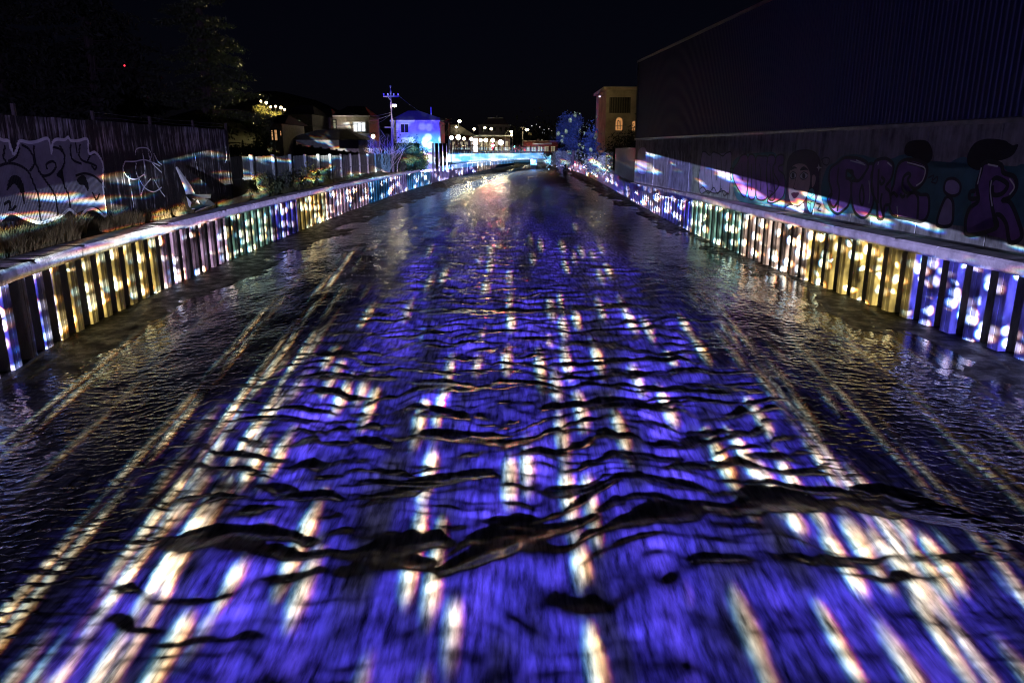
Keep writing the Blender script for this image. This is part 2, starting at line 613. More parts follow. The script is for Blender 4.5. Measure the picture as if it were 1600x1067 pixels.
LANE_L = np.interp(rows, [5, 20, 40, 60, 100, 174, 260], [-5.6, -5.6, -6.2, -7.6, -5.2, 0.5, 6.5])[:, None]
LANE_R = np.interp(rows, [5, 20, 60, 120, 174, 260], [5.9, 5.8, 6.2, 8.6, 10.5, 15])[:, None]
dl = np.minimum(X - LANE_L, LANE_R - X)
lane = sstep(dl + 0.9 * pn(X * .6, Y * .25, 9), -1.6, 1.6)
near = np.interp(Y, [6.5, 11, 25, 45, 90, 280], [0.36, 0.95, 0.85, 0.75, 0.6, 0.5])
wy = Y + 0.75 * pn(X * .22, Y * .30, 1) + 0.52 * pn(X * .75, Y * .55, 2) + 0.10 * pn(X * 2.1, Y * 1.3, 5)
lam = 1.35
rag = pn(X * 2.6, Y * 1.6, 31) * 0.045
wy = wy + rag
a1 = np.clip(0.50 + 1.35 * pn(X * .48 + 7, Y * .42, 7), 0, 1.25)
a1b = np.clip(0.40 + 1.3 * pn(X * .33 + 3, Y * .6, 8), 0, 1.25)
h = 0.056 * a1 * saw(wy / lam, 0.60)
wy2 = wy + 0.32 * X + 0.5 * pn(X * .4, Y * .4, 12)
h += 0.048 * a1b * saw(wy2 / 0.83, 0.58)
wy3 = wy - 0.36 * X + 0.5 * pn(X * .4, Y * .4, 13)
h += 0.044 * np.clip(0.4 + 1.3 * pn(X * .3 + 9, Y * .5, 14), 0, 1.2) * saw(wy3 / 0.71, 0.58)
h += 0.014 * saw((wy + 0.25 * pn(X * 1.0, Y * 1.0, 15)) / 0.34, 0.6) * np.clip(0.5 + pn(X * .5, Y * .5, 16), 0, 1)
h += 0.055 * pn(X * 0.9, Y * 0.95, 17) + 0.034 * pn(X * 2.2, Y * 1.9, 18) + 0.0125 * pn(X * 4.6, Y * 3.6, 19) + 0.0030 * pn(X * 14, Y * 5.0, 20) + 0.0030 * pn(X * 8.0, Y * 1.6, 61)


def ridge(pts, amp, front, back):
    g = [G(px, py, 0.05) for px, py in pts]
    gx = np.array([p.x for p in g]); gy = np.array([p.y for p in g])
    yc = np.interp(X, gx, gy) + 0.10 * pn(X * 1.7, X * 0 + amp * 50, 21) + 0.05 * pn(X * 5, X * 0 + amp * 90, 22)
    q = Y - yc
    prof = np.where(q < 0, np.exp(-(q / front) ** 2), np.exp(-(q / back) ** 2))
    w = sstep(X, gx[0] - 0.8, gx[0] + 0.4) * (1 - sstep(X, gx[-1] - 0.4, gx[-1] + 0.8)) * (0.8 + 0.5 * pn(X * .9, X * 0 + 3.3, 23))
    return amp * prof * w, w * np.exp(-((q - 0.25) / 0.75) ** 2)


calm = np.zeros_like(h)
extra = np.zeros_like(h)
for pts, amp, fr, bk in (
        ([(270, 862), (380, 868), (520, 884), (640, 900), (730, 900), (800, 878), (880, 848), (1000, 830), (1110, 812), (1230, 806), (1330, 806), (1430, 818), (1540, 838), (1640, 860)], 0.135, 0.8, 0.42),
        ([(880, 958), (960, 962), (1020, 925), (1100, 882), (1190, 880), (1290, 888), (1400, 895), (1500, 885), (1620, 885)], 0.085, 0.55, 0.30),
        ([(560, 792), (640, 775), (700, 752), (760, 748)], 0.075, 0.55, 0.28),
        ([(590, 700), (650, 680), (720, 690), (790, 700), (860, 690)], 0.07, 0.55, 0.28),
        ([(640, 488), (760, 492), (880, 486), (1000, 480)], 0.10, 1.0, 0.5),
        ([(500, 590), (640, 596), (760, 604), (830, 592)], 0.06, 0.9, 0.25)):
    e, w = ridge(pts, amp, fr, bk)
    extra += e * (1 + 0.12 * pn(X * 4.0, Y * 1.5, 63))
    calm = np.maximum(calm, w)
h = h * near * lane * (1 - 0.75 * calm) + extra
sh = sstep(np.minimum(X - XL(Y), XR(Y) - X), -0.3, 0.6) * (1 - lane)
sgn = np.sign(X)
h += 1.9 * sh * (0.0065 * (0.3 + 1.4 * pn(X * .7, Y * .7, 44)) * saw((Y + 0.9 * (np.abs(X) - 5) + 0.6 * pn(X * .8, Y * .6, 24) + 0.12 * pn(X * 3, Y * 3, 45)) / 0.27, 0.55) + 0.007 * pn(X * 3.6, Y * 6.5, 25) + 0.003 * pn(X * 9, Y * 14, 46) + 0.012 * pn(X * 1.0, Y * 0.6, 26)) * np.interp(Y, [5, 40, 120], [1, .9, .4])
lap = 0.03 * pn(X * .5, Y * .18, 27)
Z = -0.05 + h + lap * (1 - lane) * 0.5
# silt and foam carried by the water
dleft = X - XF(Y)
foam = np.exp(-((dleft - 0.7 - 0.9 * pn(X * 0, Y * .12, 28) - 0.4 * pn(X * 0, Y * .5, 29)) / 0.30) ** 2) * sstep(Y, 22, 34) * (1 - sstep(Y, 170, 210)) * (0.55 + 0.8 * pn(X * 1.2, Y * .6, 30))
silt = 0.05 + 0.40 * lane ** 1.3 + 0.06 * np.clip(pn(X * .8, Y * .3, 33), 0, 1) * sh
silt = np.clip(silt + 0.55 * np.clip(foam, 0, 1), 0.02, 0.75)

mw = bpy.data.materials.new('river_water')
mw.use_nodes = True
n = NT(mw.node_tree)
b = mw.node_tree.nodes['Principled BSDF']
at = n.node('ShaderNodeAttribute', attribute_name='silt')
tc = n.node('ShaderNodeTexCoord')
mp = n.node('ShaderNodeMapping', {0: tc.outputs['Object']})
mp.inputs['Scale'].default_value = (9.0, 1.3, 1.0)
fine = n.noise(mp.outputs[0], 1.0, 5.0, 0.6, '3D')
k = n.mul(at.outputs['Fac'], n.step(fine, 0.18, 0.85))
k = n.mul(k, 1.9)
n.set(b.inputs['Base Color'], n.rgb(n.mul(k, 1.0), n.mul(k, 0.96), n.mul(k, 0.90)))
n.set(b.inputs['Roughness'], n.node('ShaderNodeMapRange', {0: at.outputs['Fac'], 1: 0.08, 2: 0.40, 3: 0.13, 4: 0.24}).outputs[0])
b.inputs['IOR'].default_value = 1.33
b.inputs['Subsurface Weight'].default_value = 0.85   # silt-laden water scatters light inside
b.inputs['Subsurface Radius'].default_value = (1.0, 1.0, 1.0)
b.inputs['Subsurface Scale'].default_value = 0.16
b.inputs['Specular IOR Level'].default_value = 0.42
mp2 = n.node('ShaderNodeMapping', {0: tc.outputs['Object']})
mp2.inputs['Scale'].default_value = (14.0, 5.0, 1.0)
fb = n.noise(mp2.outputs[0], 1.0, 4.0, 0.6, '3D')
mp3 = n.node('ShaderNodeMapping', {0: tc.outputs['Object']})
mp3.inputs['Scale'].default_value = (1.1, 3.4, 1.0)
rip = n.noise(mp3.outputs[0], 1.0, 2.0, 0.5, '3D')
sy = n.node('ShaderNodeSeparateXYZ', {0: tc.outputs['Object']})
bp0 = n.node('ShaderNodeBump', {'Height': rip, 'Strength': n.mul(n.step(sy.outputs[1], 18.0, 70.0), 0.75), 'Distance': 0.10})
bp = n.node('ShaderNodeBump', {'Height': fb, 'Strength': 0.22, 'Distance': 0.015, 'Normal': bp0.outputs[0]})
n.set(b.inputs['Normal'], bp.outputs[0])
riv = mesh_np('river', np.stack([X, Y, Z], -1).reshape(-1, 3), grid_faces(len(rows), NC), mw, 'structure')
a = riv.data.attributes.new('silt', 'FLOAT', 'POINT')
a.data.foreach_set('value', silt.ravel().astype(np.float32))

# banks and the town's ground
m_soil = mat('dark_soil', (.045, .040, .030), 0.95, var=0.5, scale=1.5, bump=0.6, bscale=8)
V, F = [], []
def strip(f, sgn):
    ysb = list(np.arange(-60, 290, 3.0))
    offs = [0.25, 1.0, 2.0, 6.0, 30.0, 150.0, 900.0]
    zs = [2.30, 2.45, 2.72, 2.75, 2.6, 2.4, 2.3]
    base = len(V)
    for y in ysb:
        x0 = f(min(max(y, -10), 262))
        for o_, z_ in zip(offs, zs):
            zz = z_ - (0.35 if (sgn > 0 and o_ < 3) else 0) * 1.0
            V.append((x0 + sgn * o_, y, max(zz, 2.2) + (random.uniform(-.04, .04) if o_ < 10 else 0)))
    c = len(offs)
    for i in range(len(ysb) - 1):
        for j in range(c - 1):
            F.append((base + i * c + j, base + i * c + j + 1, base + (i + 1) * c + j + 1, base + (i + 1) * c + j))
strip(wall_left_x, -1)
strip(wall_right_x, 1)
base = len(V)
V += [(-1600, 283, 2.3), (1600, 283, 2.3), (1600, 3000, 2.3), (-1600, 3000, 2.3), (-60, 283, -1.0), (60, 283, -1.0), (60, 283, 2.3), (-60, 283, 2.3)]
F += [(base, base + 1, base + 2, base + 3), (base + 4, base + 5, base + 6, base + 7)]
mesh_np('ground', V, F, m_soil, 'structure', smooth=False)

# hillside far left
V, F = [], []
hx = np.linspace(-420, 60, 60); hy = np.linspace(380, 760, 24)
HX, HY = np.meshgrid(hx, hy)
HZ = 2.2 + 42 * np.exp(-((HX + 175) / 85) ** 2 - ((HY - 560) / 110) ** 2) + 3 * pn(HX * .03, HY * .03, 41)
mesh_np('hill', np.stack([HX, HY, HZ], -1).reshape(-1, 3), grid_faces(24, 60), mat('hill_scrub', (.03, .035, .02), 0.95, var=.5, scale=.2), 'structure')

# ================================================================== SHEET PILE WALLS
m_pile = mat('pile_steel', (.40, .39, .37), 0.55, var=0.18, scale=1.6, bump=0.25, bscale=24, stretch=(3, 3, .7))
m_cap = mat('cap_concrete', (.42, .41, .39), 0.9, var=0.30, scale=2.2, bump=0.7, bscale=14)
_cr = [q for q in m_pile.node_tree.nodes if q.type == 'VALTORGB'][0].color_ramp
_cr.elements[0].position, _cr.elements[0].color = 0.30, (.17, .13, .10, 1)
_cr.elements[1].position, _cr.elements[1].color = 0.60, (.46, .45, .43, 1)
_cr.elements.new(0.44).color = (.36, .34, .31, 1)
PITCHW = 1.0
def pile_pitch(y): return float(np.interp(y, [20, 35, 80], [1.0, 1.05, 1.42]))
prof = [(0, .0), (.06, .0), (.075, .02), (.205, .345), (.225, .36), (.40, .36), (.407, .335), (.425, .335), (.432, .36), (.605, .36), (.625, .345), (.755, .02), (.77, 0.0), (1.0, 0.0)]
pm = MB()
for (t0, d0), (t1, d1) in zip(prof[:-1], prof[1:]):
    pm.quad((t1, d1, -.35), (t0, d0, -.35), (t0, d0, 2.14), (t1, d1, 2.14))
pile_me = bpy.data.meshes.new('sheet_pile')
pile_me.from_pydata(pm.v, [], pm.f)
pile_me.materials.append(m_pile)


def wall_run(f, y0, y1, pitch):
    pts = []
    y = y0
    while y < y1:
        a = Vector((f(y), y)); b2 = Vector((f(y + .01), y + .01))
        t = (b2 - a).normalized()
        p = pitch if pitch else pile_pitch(y)
        pts.append((a, t, p))
        y += p * t.y
    return pts


def cap_segment(root, f, y0, y1, sgn):
    """one cast length of the cap beam; sgn is the way to the channel"""
    mbq = MB()
    stations = np.linspace(y0, y1, max(3, int((y1 - y0) / 0.25)))
    sec = []
    for y in stations:
        x = f(y)
        j = [random.uniform(-.007, .007) for _ in range(6)]
        if random.random() < 0.10:
            j[2] -= 0.05; j[1] -= 0.02
        sec.append([(x - sgn * .34, y, 2.13), (x + sgn * .50, y, 2.11 + j[4]), (x + sgn * (.52 + j[0] * .5), y, 2.38 + j[1]),
                    (x + sgn * (.46 + j[3]), y, 2.46 + j[2] * .7), (x - sgn * .34, y, 2.47 + j[5] * .5)])
    for s0, s1 in zip(sec[:-1], sec[1:]):
        for k in range(5):
            q = (s0[k], s1[k], s1[(k + 1) % 5], s0[(k + 1) % 5])
            mbq.quad(*(q if sgn < 0 else q[::-1]))
    for s0, fl in ((sec[0], 1), (sec[-1], -1)):
        i = len(mbq.v)
        mbq.v += s0
        mbq.f.append(tuple(range(i, i + 5))[::fl])
    return mbq.build('cap_beam', m_cap, root)


for f, sgn, y0, y1, lab in ((wall_left_x, 1, 10.0, 136.0, 'long pale corrugated steel sheet pile wall with rough concrete cap, on the side of the silver graffiti fence'),
                            (wall_right_x, -1, 10.0, 215.0, 'long pale corrugated steel sheet pile wall with rough concrete cap, below the windowless metal warehouse')):
    root = thing('sheet_pile_wall', lab, 'river wall', (f(30.0), 30.0, 0), 'walls of the river channel')
    for a_, t_, p_ in wall_run(f, y0, y1, None):
        o = bpy.data.objects.new('sheet_pile', pile_me)
        col.objects.link(o)
        o.parent = root
        o.scale = (p_ * 1.0005, 1, 1)
        if sgn > 0:
            o.location = (a_.x + t_.x * p_ - f(30.0), a_.y + t_.y * p_ - 30.0, 0)
            o.rotation_euler = (0, 0, math.atan2(-t_.y, -t_.x))
        else:
            o.location = (a_.x - f(30.0), a_.y - 30.0, 0)
            o.rotation_euler = (0, 0, math.atan2(t_.y, t_.x))
    y = y0
    while y < y1 - 1:
        L_ = 6.0 if y < 80 else 12.0
        cap_segment(root, f, y + .006, min(y + L_, y1) - .006, sgn)
        y += L_

# flat panelled wall going on under the bridge
m_panel = mat('wall_panel_concrete', (.42, .40, .40), 0.85, var=0.15, scale=.8)
root = thing('panel_wall', 'flat panelled concrete river wall running on under the bridge parapet', 'river wall', (wall_left_x(180), 180, 0))
for k, (a_, t_, p_) in enumerate(wall_run(wall_left_x, 136.2, 258, 4.0)):
    q = MB()
    rz = math.atan2(t_.y, t_.x)
    c = a_ + t_ * 2.0
    q.box(c.x - .15, c.y, 1.05, 3.94, 0.30 + 0.06 * (k % 2), 2.7, rz)
    q.build('wall_panel', m_panel, root)

# ================================================================== LEFT BANK: corrugated iron fence with silver lettering
def cat_rom(pts, closed, seg=6):
    P = [np.array(p, float) for p in pts]
    out = []
    m = len(P)
    rng = range(m) if closed else range(m - 1)
    for i in rng:
        p0 = P[(i - 1) % m] if closed or i > 0 else P[i]
        p1, p2 = P[i], P[(i + 1) % m]
        p3 = P[(i + 2) % m] if closed or i + 2 < m else p2
        for k in range(seg):
            t = k / seg
            out.append(0.5 * ((2 * p1) + (-p0 + p2) * t + (2 * p0 - 5 * p1 + 4 * p2 - p3) * t * t + (-p0 + 3 * p1 - 3 * p2 + p3) * t ** 3))
    if not closed:
        out.append(P[-1])
    return [tuple(p) for p in out]


def stroke_poly(pts, w, closed=False, seg=6):
    """list of quads (4-gons) along a brushed line of width w"""
    c = cat_rom(pts, closed, seg)
    if closed:
        c.append(c[0])
    c = [np.array(p) for p in c]
    L_, R_ = [], []
    for i, p in enumerate(c):
        t = c[min(i + 1, len(c) - 1)] - c[max(i - 1, 0)]
        l = np.hypot(*t) or 1
        nrm = np.array([-t[1], t[0]]) / l * w / 2
        L_.append(p + nrm); R_.append(p - nrm)
    return [[tuple(L_[i]), tuple(L_[i + 1]), tuple(R_[i + 1]), tuple(R_[i])] for i in range(len(c) - 1)]


FX0, FSL = -15.2, -0.015
def fence_x(y): return FX0 + FSL * (y - 22)


def to_fence(px, py):
    d = ray(px, py)
    # x = FX0 + FSL*(y-22)
    t = (FX0 - FSL * 22) / (d.x - FSL * d.y)
    return (d.y * t, CAM_Z + d.z * t)


CORR = 0.076
def corr_x(y): return fence_x(y) + 0.011 * math.cos(2 * math.pi * y / CORR)


def painted_on_fence(polys, off, name, m, parent):
    """spray paint lying on the corrugations: the shapes cut into thin columns that follow each ridge"""
    q = MB()
    step = CORR / 4
    for poly in polys:
        yy = [p[0] for p in poly]
        k0, k1 = int(math.floor(min(yy) / step)), int(math.ceil(max(yy) / step))
        for k in range(k0, k1):
            ym = (k + .5) * step
            zs = []
            for (ya, za), (yb, zb) in zip(poly, poly[1:] + poly[:1]):
                if (ya <= ym) != (yb <= ym):
                    zs.append(za + (zb - za) * (ym - ya) / (yb - ya))
            zs.sort()
            ya, yb = k * step, (k + 1) * step
            for z0, z1 in zip(zs[::2], zs[1::2]):
                q.quad((corr_x(ya) + off, ya, z0), (corr_x(ya) + off, ya, z1), (corr_x(yb) + off, yb, z1), (corr_x(yb) + off, yb, z0))
    return q.build(name, m, parent) if q.f else None


m_iron = bpy.data.materials.new('weathered_iron')
m_iron.use_nodes = True
n = NT(m_iron.node_tree)
b = m_iron.node_tree.nodes['Principled BSDF']
tc = n.node('ShaderNodeNewGeometry')
mp = n.node('ShaderNodeMapping', {0: tc.outputs['Position']}); mp.inputs['Scale'].default_value = (1, 7.0, .7)
f = n.noise(mp.outputs[0], 1.0, 4.0, 0.65, '3D')
mp = n.node('ShaderNodeMapping', {0: tc.outputs['Position']}); mp.inputs['Scale'].default_value = (1, .35, .9)
f2 = n.noise(mp.outputs[0], 1.0, 3.0, 0.6, '3D')
sp = n.node('ShaderNodeSeparateXYZ', {0: tc.outputs['Position']})
upper = n.step(sp.outputs[2], 5.0, 5.5)
k = n.add(n.mul(f, 0.72), n.add(n.mul(f2, 0.30), n.mul(upper, 0.06)))
n.set(b.inputs['Base Color'], n.ramp(k, [(0.40, (.012, .011, .012)), (0.56, (.035, .03, .03)), (0.62, (.20, .19, .20)), (0.70, (.55, .55, .58))]))
b.inputs['Roughness'].default_value = 0.45
b.inputs['Metallic'].default_value = 0.25
root = thing('corrugated_fence', 'tall dark corrugated iron fence with large silver bubble lettering, on the left bank', 'fence', (fence_x(28), 28.0, 2.7))


def sheet_mesh(z0, z1):
    q = MB()
    st = CORR / 8
    k = 80
    for i in range(k):
        a_, b_ = i * st, (i + 1) * st
        q.quad((0.011 * math.cos(2 * math.pi * a_ / CORR), a_, z0), (0.011 * math.cos(2 * math.pi * a_ / CORR), a_, z1),
               (0.011 * math.cos(2 * math.pi * b_ / CORR), b_, z1), (0.011 * math.cos(2 * math.pi * b_ / CORR), b_, z0))
    me = bpy.data.meshes.new('iron_sheet')
    me.from_pydata(q.v, [], q.f)
    me.materials.append(m_iron)
    return me


lower_me, upper_me = sheet_mesh(2.4, 5.42), sheet_mesh(5.36, 6.30)
y = 12.16
FENCE_END = 41.6
while y < FENCE_END - .7:
    for me, dx in ((lower_me, 0), (upper_me, -.014)):
        o = bpy.data.objects.new('iron_sheet', me)
        col.objects.link(o)
        o.parent = root
        o.location = (fence_x(y) + dx - fence_x(28), y - 28.0, -2.7 + random.uniform(-.02, .02))
        o.rotation_euler = (0, 0, -math.atan(FSL))
    y += 0.76
m_post = mat('fence_post_wood', (.10, .085, .07), 0.9, var=.4, scale=6, stretch=(4, 4, .5))
for y in (14.5, 19.0, 23.5, 28.0, 32.5, 37.0, 41.4):
    MB().box(fence_x(y) - .10, y, 4.5, .10, .10, 4.3).build('post', m_post, root)
m_wire = mat('galvanised_wire', (.30, .30, .32), 0.4, metal=.6, var=.1)
for zz in (6.42, 6.58):
    pts = [(fence_x(y) - .10, y, zz + .02 * math.sin(y * 1.7 + zz * 9)) for y in np.arange(28.0, 41.5, .5)]
    MB().tube(pts, .012, 4).build('barbed_wire', m_wire, root)


def z1(*p): return [to_fence(x / 4, 80 + y / 4) for x, y in p]
m_silver = mat('silver_spray_paint', (.24, .225, .25), 0.5, var=.22, scale=2.5, bump=.1)
m_blackp = mat('black_spray_paint', (.008, .008, .009), 0.55, var=.2)
m_whitep = mat('white_spray_paint', (.75, .75, .74), 0.7, var=.15)
out = z1((-60, 575), (20, 560), (52, 565), (66, 610), (84, 645), (104, 610), (120, 562), (180, 572), (230, 565), (292, 545), (308, 580), (318, 640), (326, 575), (352, 552),
         (400, 555), (425, 538), (440, 560), (490, 560), (545, 552), (552, 640), (590, 632), (625, 670), (642, 720), (640, 800), (648, 900), (662, 1030),
         (610, 1000), (575, 985), (530, 1000), (500, 1035), (470, 1020), (430, 990), (380, 1030), (330, 1050), (250, 1075), (150, 1045), (60, 1010), (-60, 1060))
blob = cat_rom(out, True, 4)
painted_on_fence([blob], .006, 'silver_lettering', m_silver, root)
strokes = [((-20, 725), (30, 705), (80, 703), (130, 720), (175, 755), (205, 820), (235, 900), (245, 990), (250, 1060)),
           ((183, 752), (210, 710), (205, 660), (175, 610), (130, 585)), ((210, 590), (213, 660), (235, 735), (265, 778), (315, 768), (348, 722), (330, 690), (290, 706), (295, 740)),
           ((240, 750), (290, 820), (330, 880), (352, 950), (358, 1040)), ((370, 590), (398, 640), (400, 700), (384, 750), (395, 830), (425, 900), (440, 980)),
           ((330, 600), (370, 612), (396, 640)), ((440, 580), (440, 650), (460, 685), (510, 705)), ((500, 580), (492, 650), (515, 685), (560, 700)),
           ((470, 780), (530, 765), (590, 785), (640, 830)), ((30, 590), (20, 660), (40, 700)), ((545, 690), (565, 650), (600, 640)), ((120, 600), (100, 660), (50, 690)),
           ((470, 560), (478, 640)), ((20, 960), (60, 940), (60, 1000), (100, 965)), ((575, 880), (600, 930), (620, 890)), ((560, 700), (600, 720), (590, 740), (570, 715))]
polys = []
for st_ in strokes:
    polys += stroke_poly(z1(*st_), .085)
for bl in (((40, 870), (55, 800), (90, 775), (130, 800), (148, 880), (152, 960), (130, 890), (90, 830), (55, 860)), ((480, 800), (520, 775), (545, 820), (550, 880), (525, 840), (495, 835)),
           ((-60, 1065), (0, 1045), (60, 1018), (150, 1050), (250, 1080), (345, 1050), (430, 985), (470, 1015), (530, 990), (600, 975), (660, 1035), (600, 1020), (530, 1035), (430, 1030), (250, 1110), (60, 1060), (-60, 1100)),
           ((350, 775), (385, 740), (400, 830), (380, 800))):
    polys.append(cat_rom(z1(*bl), True, 4))
painted_on_fence(polys, .010, 'black_outline', m_blackp, root)
polys = stroke_poly(out, .10, True, 4)
painted_on_fence(polys, .014, 'white_outline', m_whitep, root)
polys = []
for st_ in (((845, 650), (850, 615), (885, 604), (925, 612), (945, 650), (930, 690)), ((780, 690), (768, 740), (800, 790), (850, 800), (900, 770)), ((780, 690), (840, 690), (900, 680), (960, 700), (1000, 720)),
            ((890, 640), (900, 700), (905, 800)), ((925, 640), (950, 700), (1010, 760)), ((960, 640), (985, 690), (1010, 710)), ((850, 700), (850, 760), (900, 850), (960, 880), (1010, 850)),
            ((940, 800), (900, 850), (880, 900)), ((960, 800), (1000, 870), (1030, 910)), ((800, 780), (820, 880), (842, 1015)), ((1210, 560), (1215, 640), (1240, 780)), ((1400, 560), (1415, 660), (1405, 700))):
    polys += stroke_poly(z1(*st_), .045)
painted_on_fence(polys, .010, 'white_scribble', m_whitep, root)

# board leaning on the fence, and plastic sheeting beside it
bl_c = D(293, 306, 33.0)
q = MB()
a0, a1 = D(276, 262, 33.4), D(304, 322, 32.2)
for dx in (0,):
    q.tube([a0, (a0 + a1) * .5 + Vector((.1, 0, -.05)), a1], [.05, .16, .24], 5)
tag(q.build('leaning_board', mat('pale_board', (.6, .58, .55), .6), None), 'pale broken board leaning on the corrugated fence, its foot in the grass', 'board')
q = MB()
c = D(308, 314, 32.0)
random.seed(5)
pts = [(c.x + random.uniform(-.5, .5), c.y + random.uniform(-1.0, 1.0), 2.7 + random.uniform(0, .75)) for _ in range(14)]
for i in range(0, 12):
    p, q2, r_ = pts[i], pts[(i + 1) % 14], pts[(i + 2) % 14]
    q.v += [p, q2, r_]; q.f.append((len(q.v) - 3, len(q.v) - 2, len(q.v) - 1))
tag(q.build('crumpled_sheet', mat('black_plastic', (.012, .012, .013), .35, var=.2), None), 'crumpled black plastic sheet lying beside the pale leaning board', 'plastic sheet')

# ------------------------------------------------------------------ panel fence further along the left bank
m_fpan = mat('fence_panel_board', (.20, .21, .20), 0.85, var=.45, scale=2.0, bump=.3, bscale=10, stretch=(5, 5, .7))
m_fpost = mat('fence_panel_post', (.27, .30, .30), 0.85, var=.25, scale=3)
root = thing('panel_fence', 'grey panel fence with pale upright posts along the left bank, beyond the iron fence', 'fence', (-15.6, 60, 2.6))
posts = [42.6, 47.2] + [51.2 + 4.1 * i for i in range(16)]
def pf_x(y): return wall_left_x(y) - (1.75 if y > 50 else 1.9)
for i, y in enumerate(posts):
    x = pf_x(y)
    top = 4.85 - (y - 44) * 0.005
    MB().box(x + .06, y, 2.2 + (top - 2.2) / 2 + .06, .20, .20, top - 2.2 + .12).build('post', m_fpost, root)
    if i + 1 < len(posts):
        y2 = posts[i + 1]
        x2 = pf_x(y2)
        rz = math.atan2(y2 - y, x2 - x)
        L_ = math.hypot(y2 - y, x2 - x)
        q = MB()
        nb = 10
        for k in range(nb):
            tt_ = (k + .5) / nb
            q.box(x + (x2 - x) * tt_ - .04, y + (y2 - y) * tt_, 2.2 + (top - 2.2) / 2 + random.uniform(-.015, .015), L_ / nb - .012, .03 + .012 * (k % 2), top - 2.2, rz)
        q.build('fence_panel', m_fpan, root)
        MB().box((x + x2) / 2 + .045, (y + y2) / 2, 3.55, L_ - .22, .05, .09, rz).build('rail', m_fpost, root)
# low fence by the blue house
root = thing('board_fence', 'short low board fence below the blue lit house, beside the end of the panel fence', 'fence', D(668, 247, 116) - Vector((0, 0, 1)))
for i, px in enumerate(np.linspace(655, 686, 9)):
    c = D(px, 240, 118 + i)
    MB().box(c.x, c.y, 2.4 + .95 + .1 * (i % 2), .36, .06, 2.1).build('board', m_fpan, root)


# ------------------------------------------------------------------ plants
def leaf_mesh(centres, size, nrm_up=0.2, aspect=3.0, seed=0):
    rg = np.random.RandomState(seed)
    n_ = len(centres)
    d = rg.normal(size=(n_, 3)); d /= np.linalg.norm(d, axis=1)[:, None]
    e = rg.normal(size=(n_, 3)); e -= (e * d).sum(1)[:, None] * d; e /= np.linalg.norm(e, axis=1)[:, None]
    sz = size * rg.uniform(.6, 1.4, (n_, 1))
    a = d * sz; b_ = e * sz / aspect
    V = np.stack([centres - a * .5 - b_ * .15, centres + b_ * .5, centres + a * .5, centres - b_ * .5], 1).reshape(-1, 3)
    F = np.arange(n_ * 4).reshape(-1, 4)
    return V, F


def plant_mesh(name, V, F, m, parent):
    o = mesh_np(name, V, F, m, None, False)
    o.parent = parent
    o.location = -Vector(parent.location)
    return o


def leafmat(name, c):
    return mat(name, c, 0.75, var=.5, scale=1.2)


m_bark = mat('bark', (.06, .045, .035), .9, var=.4, scale=5, stretch=(3, 3, .6))


def conifer(base, height, radius, label, seed, m_leaf, nwhorl=34, dens=1.0, group=None, leaf=.34):
    rg = np.random.RandomState(seed)
    root = thing('conifer_tree', label, 'conifer tree', base, group)
    t = MB()
    t.tube([base - Vector((0, 0, .3)), base + Vector((.1, 0, height * .5)), base + Vector((0, 0, height))], [height * .022, height * .013, .03], 8)
    C = []
    for k in range(nwhorl):
        fz = 0.06 + .93 * k / nwhorl
        nb = 7 if fz < .8 else 5
        for j in range(nb):
            ang = rg.rand() * 6.283
            L_ = radius * (1 - fz) ** .75 * rg.uniform(.65, 1.2) + .2
            z0 = base.z + height * fz + rg.uniform(-.2, .2)
            droop = rg.uniform(-.28, -.02) * L_
            tip = Vector((base.x + math.cos(ang) * L_, base.y + math.sin(ang) * L_, z0 + droop))
            s0 = Vector((base.x, base.y, z0))
            t.tube([s0, s0.lerp(tip, .5) + Vector((0, 0, .06 * L_)), tip], [.05 * (1 - fz) + .015, .03, .01], 4)
            m_ = int(46 * dens * L_ + 8)
            tt_ = rg.uniform(.15, 1.05, m_) ** .7
            P0 = np.array(s0)[None] + (np.array(tip) - np.array(s0))[None] * tt_[:, None]
            sp_ = .085 * L_ + .10
            P0 += rg.normal(size=(m_, 3)) * np.array([sp_, sp_, sp_ * .26]) - np.array([0, 0, .10])
            C.append(P0)
    t.build('trunk', m_bark, root)
    V, F = leaf_mesh(np.concatenate(C), leaf, aspect=3.2, seed=seed)
    plant_mesh('crown', V, F, m_leaf, root)
    return root


def bush(base, rx, ry, h_, label, seed, m_leaf, nleaf=1500, size=.2, cat='shrub', group=None, name='shrub', lean=0.0):
    rg = np.random.RandomState(seed)
    root = thing(name, label, cat, base, group)
    t = MB()
    C = []
    k = 14
    for i in range(k):
        a = rg.rand() * 6.283
        r = math.sqrt(rg.rand())
        hh = h_ * rg.uniform(.45, 1.0) * (1 - .35 * r)
        tip = base + Vector((math.cos(a) * r * rx + lean * hh, math.sin(a) * r * ry, hh))
        mid = base.lerp(tip, .5) + Vector((rg.normal() * .1, rg.normal() * .1, .08 * h_))
        t.tube([base, mid, tip], [.035 + .01 * h_, .02, .008], 5)
        m_ = nleaf // k
        s_ = np.array([rx, ry, h_ * .55]) * .27
        tt_ = rg.uniform(.35, 1.05, m_)[:, None]
        C.append(np.array(base)[None] * (1 - tt_) + np.array(tip)[None] * tt_ + rg.normal(size=(m_, 3)) * s_)
    C = np.concatenate(C)
    C = C[C[:, 2] > base.z]
    t.build('stem', m_bark, root)
    V, F = leaf_mesh(C, size, aspect=2.2, seed=seed)
    plant_mesh('foliage', V, F, m_leaf, root)
    return root


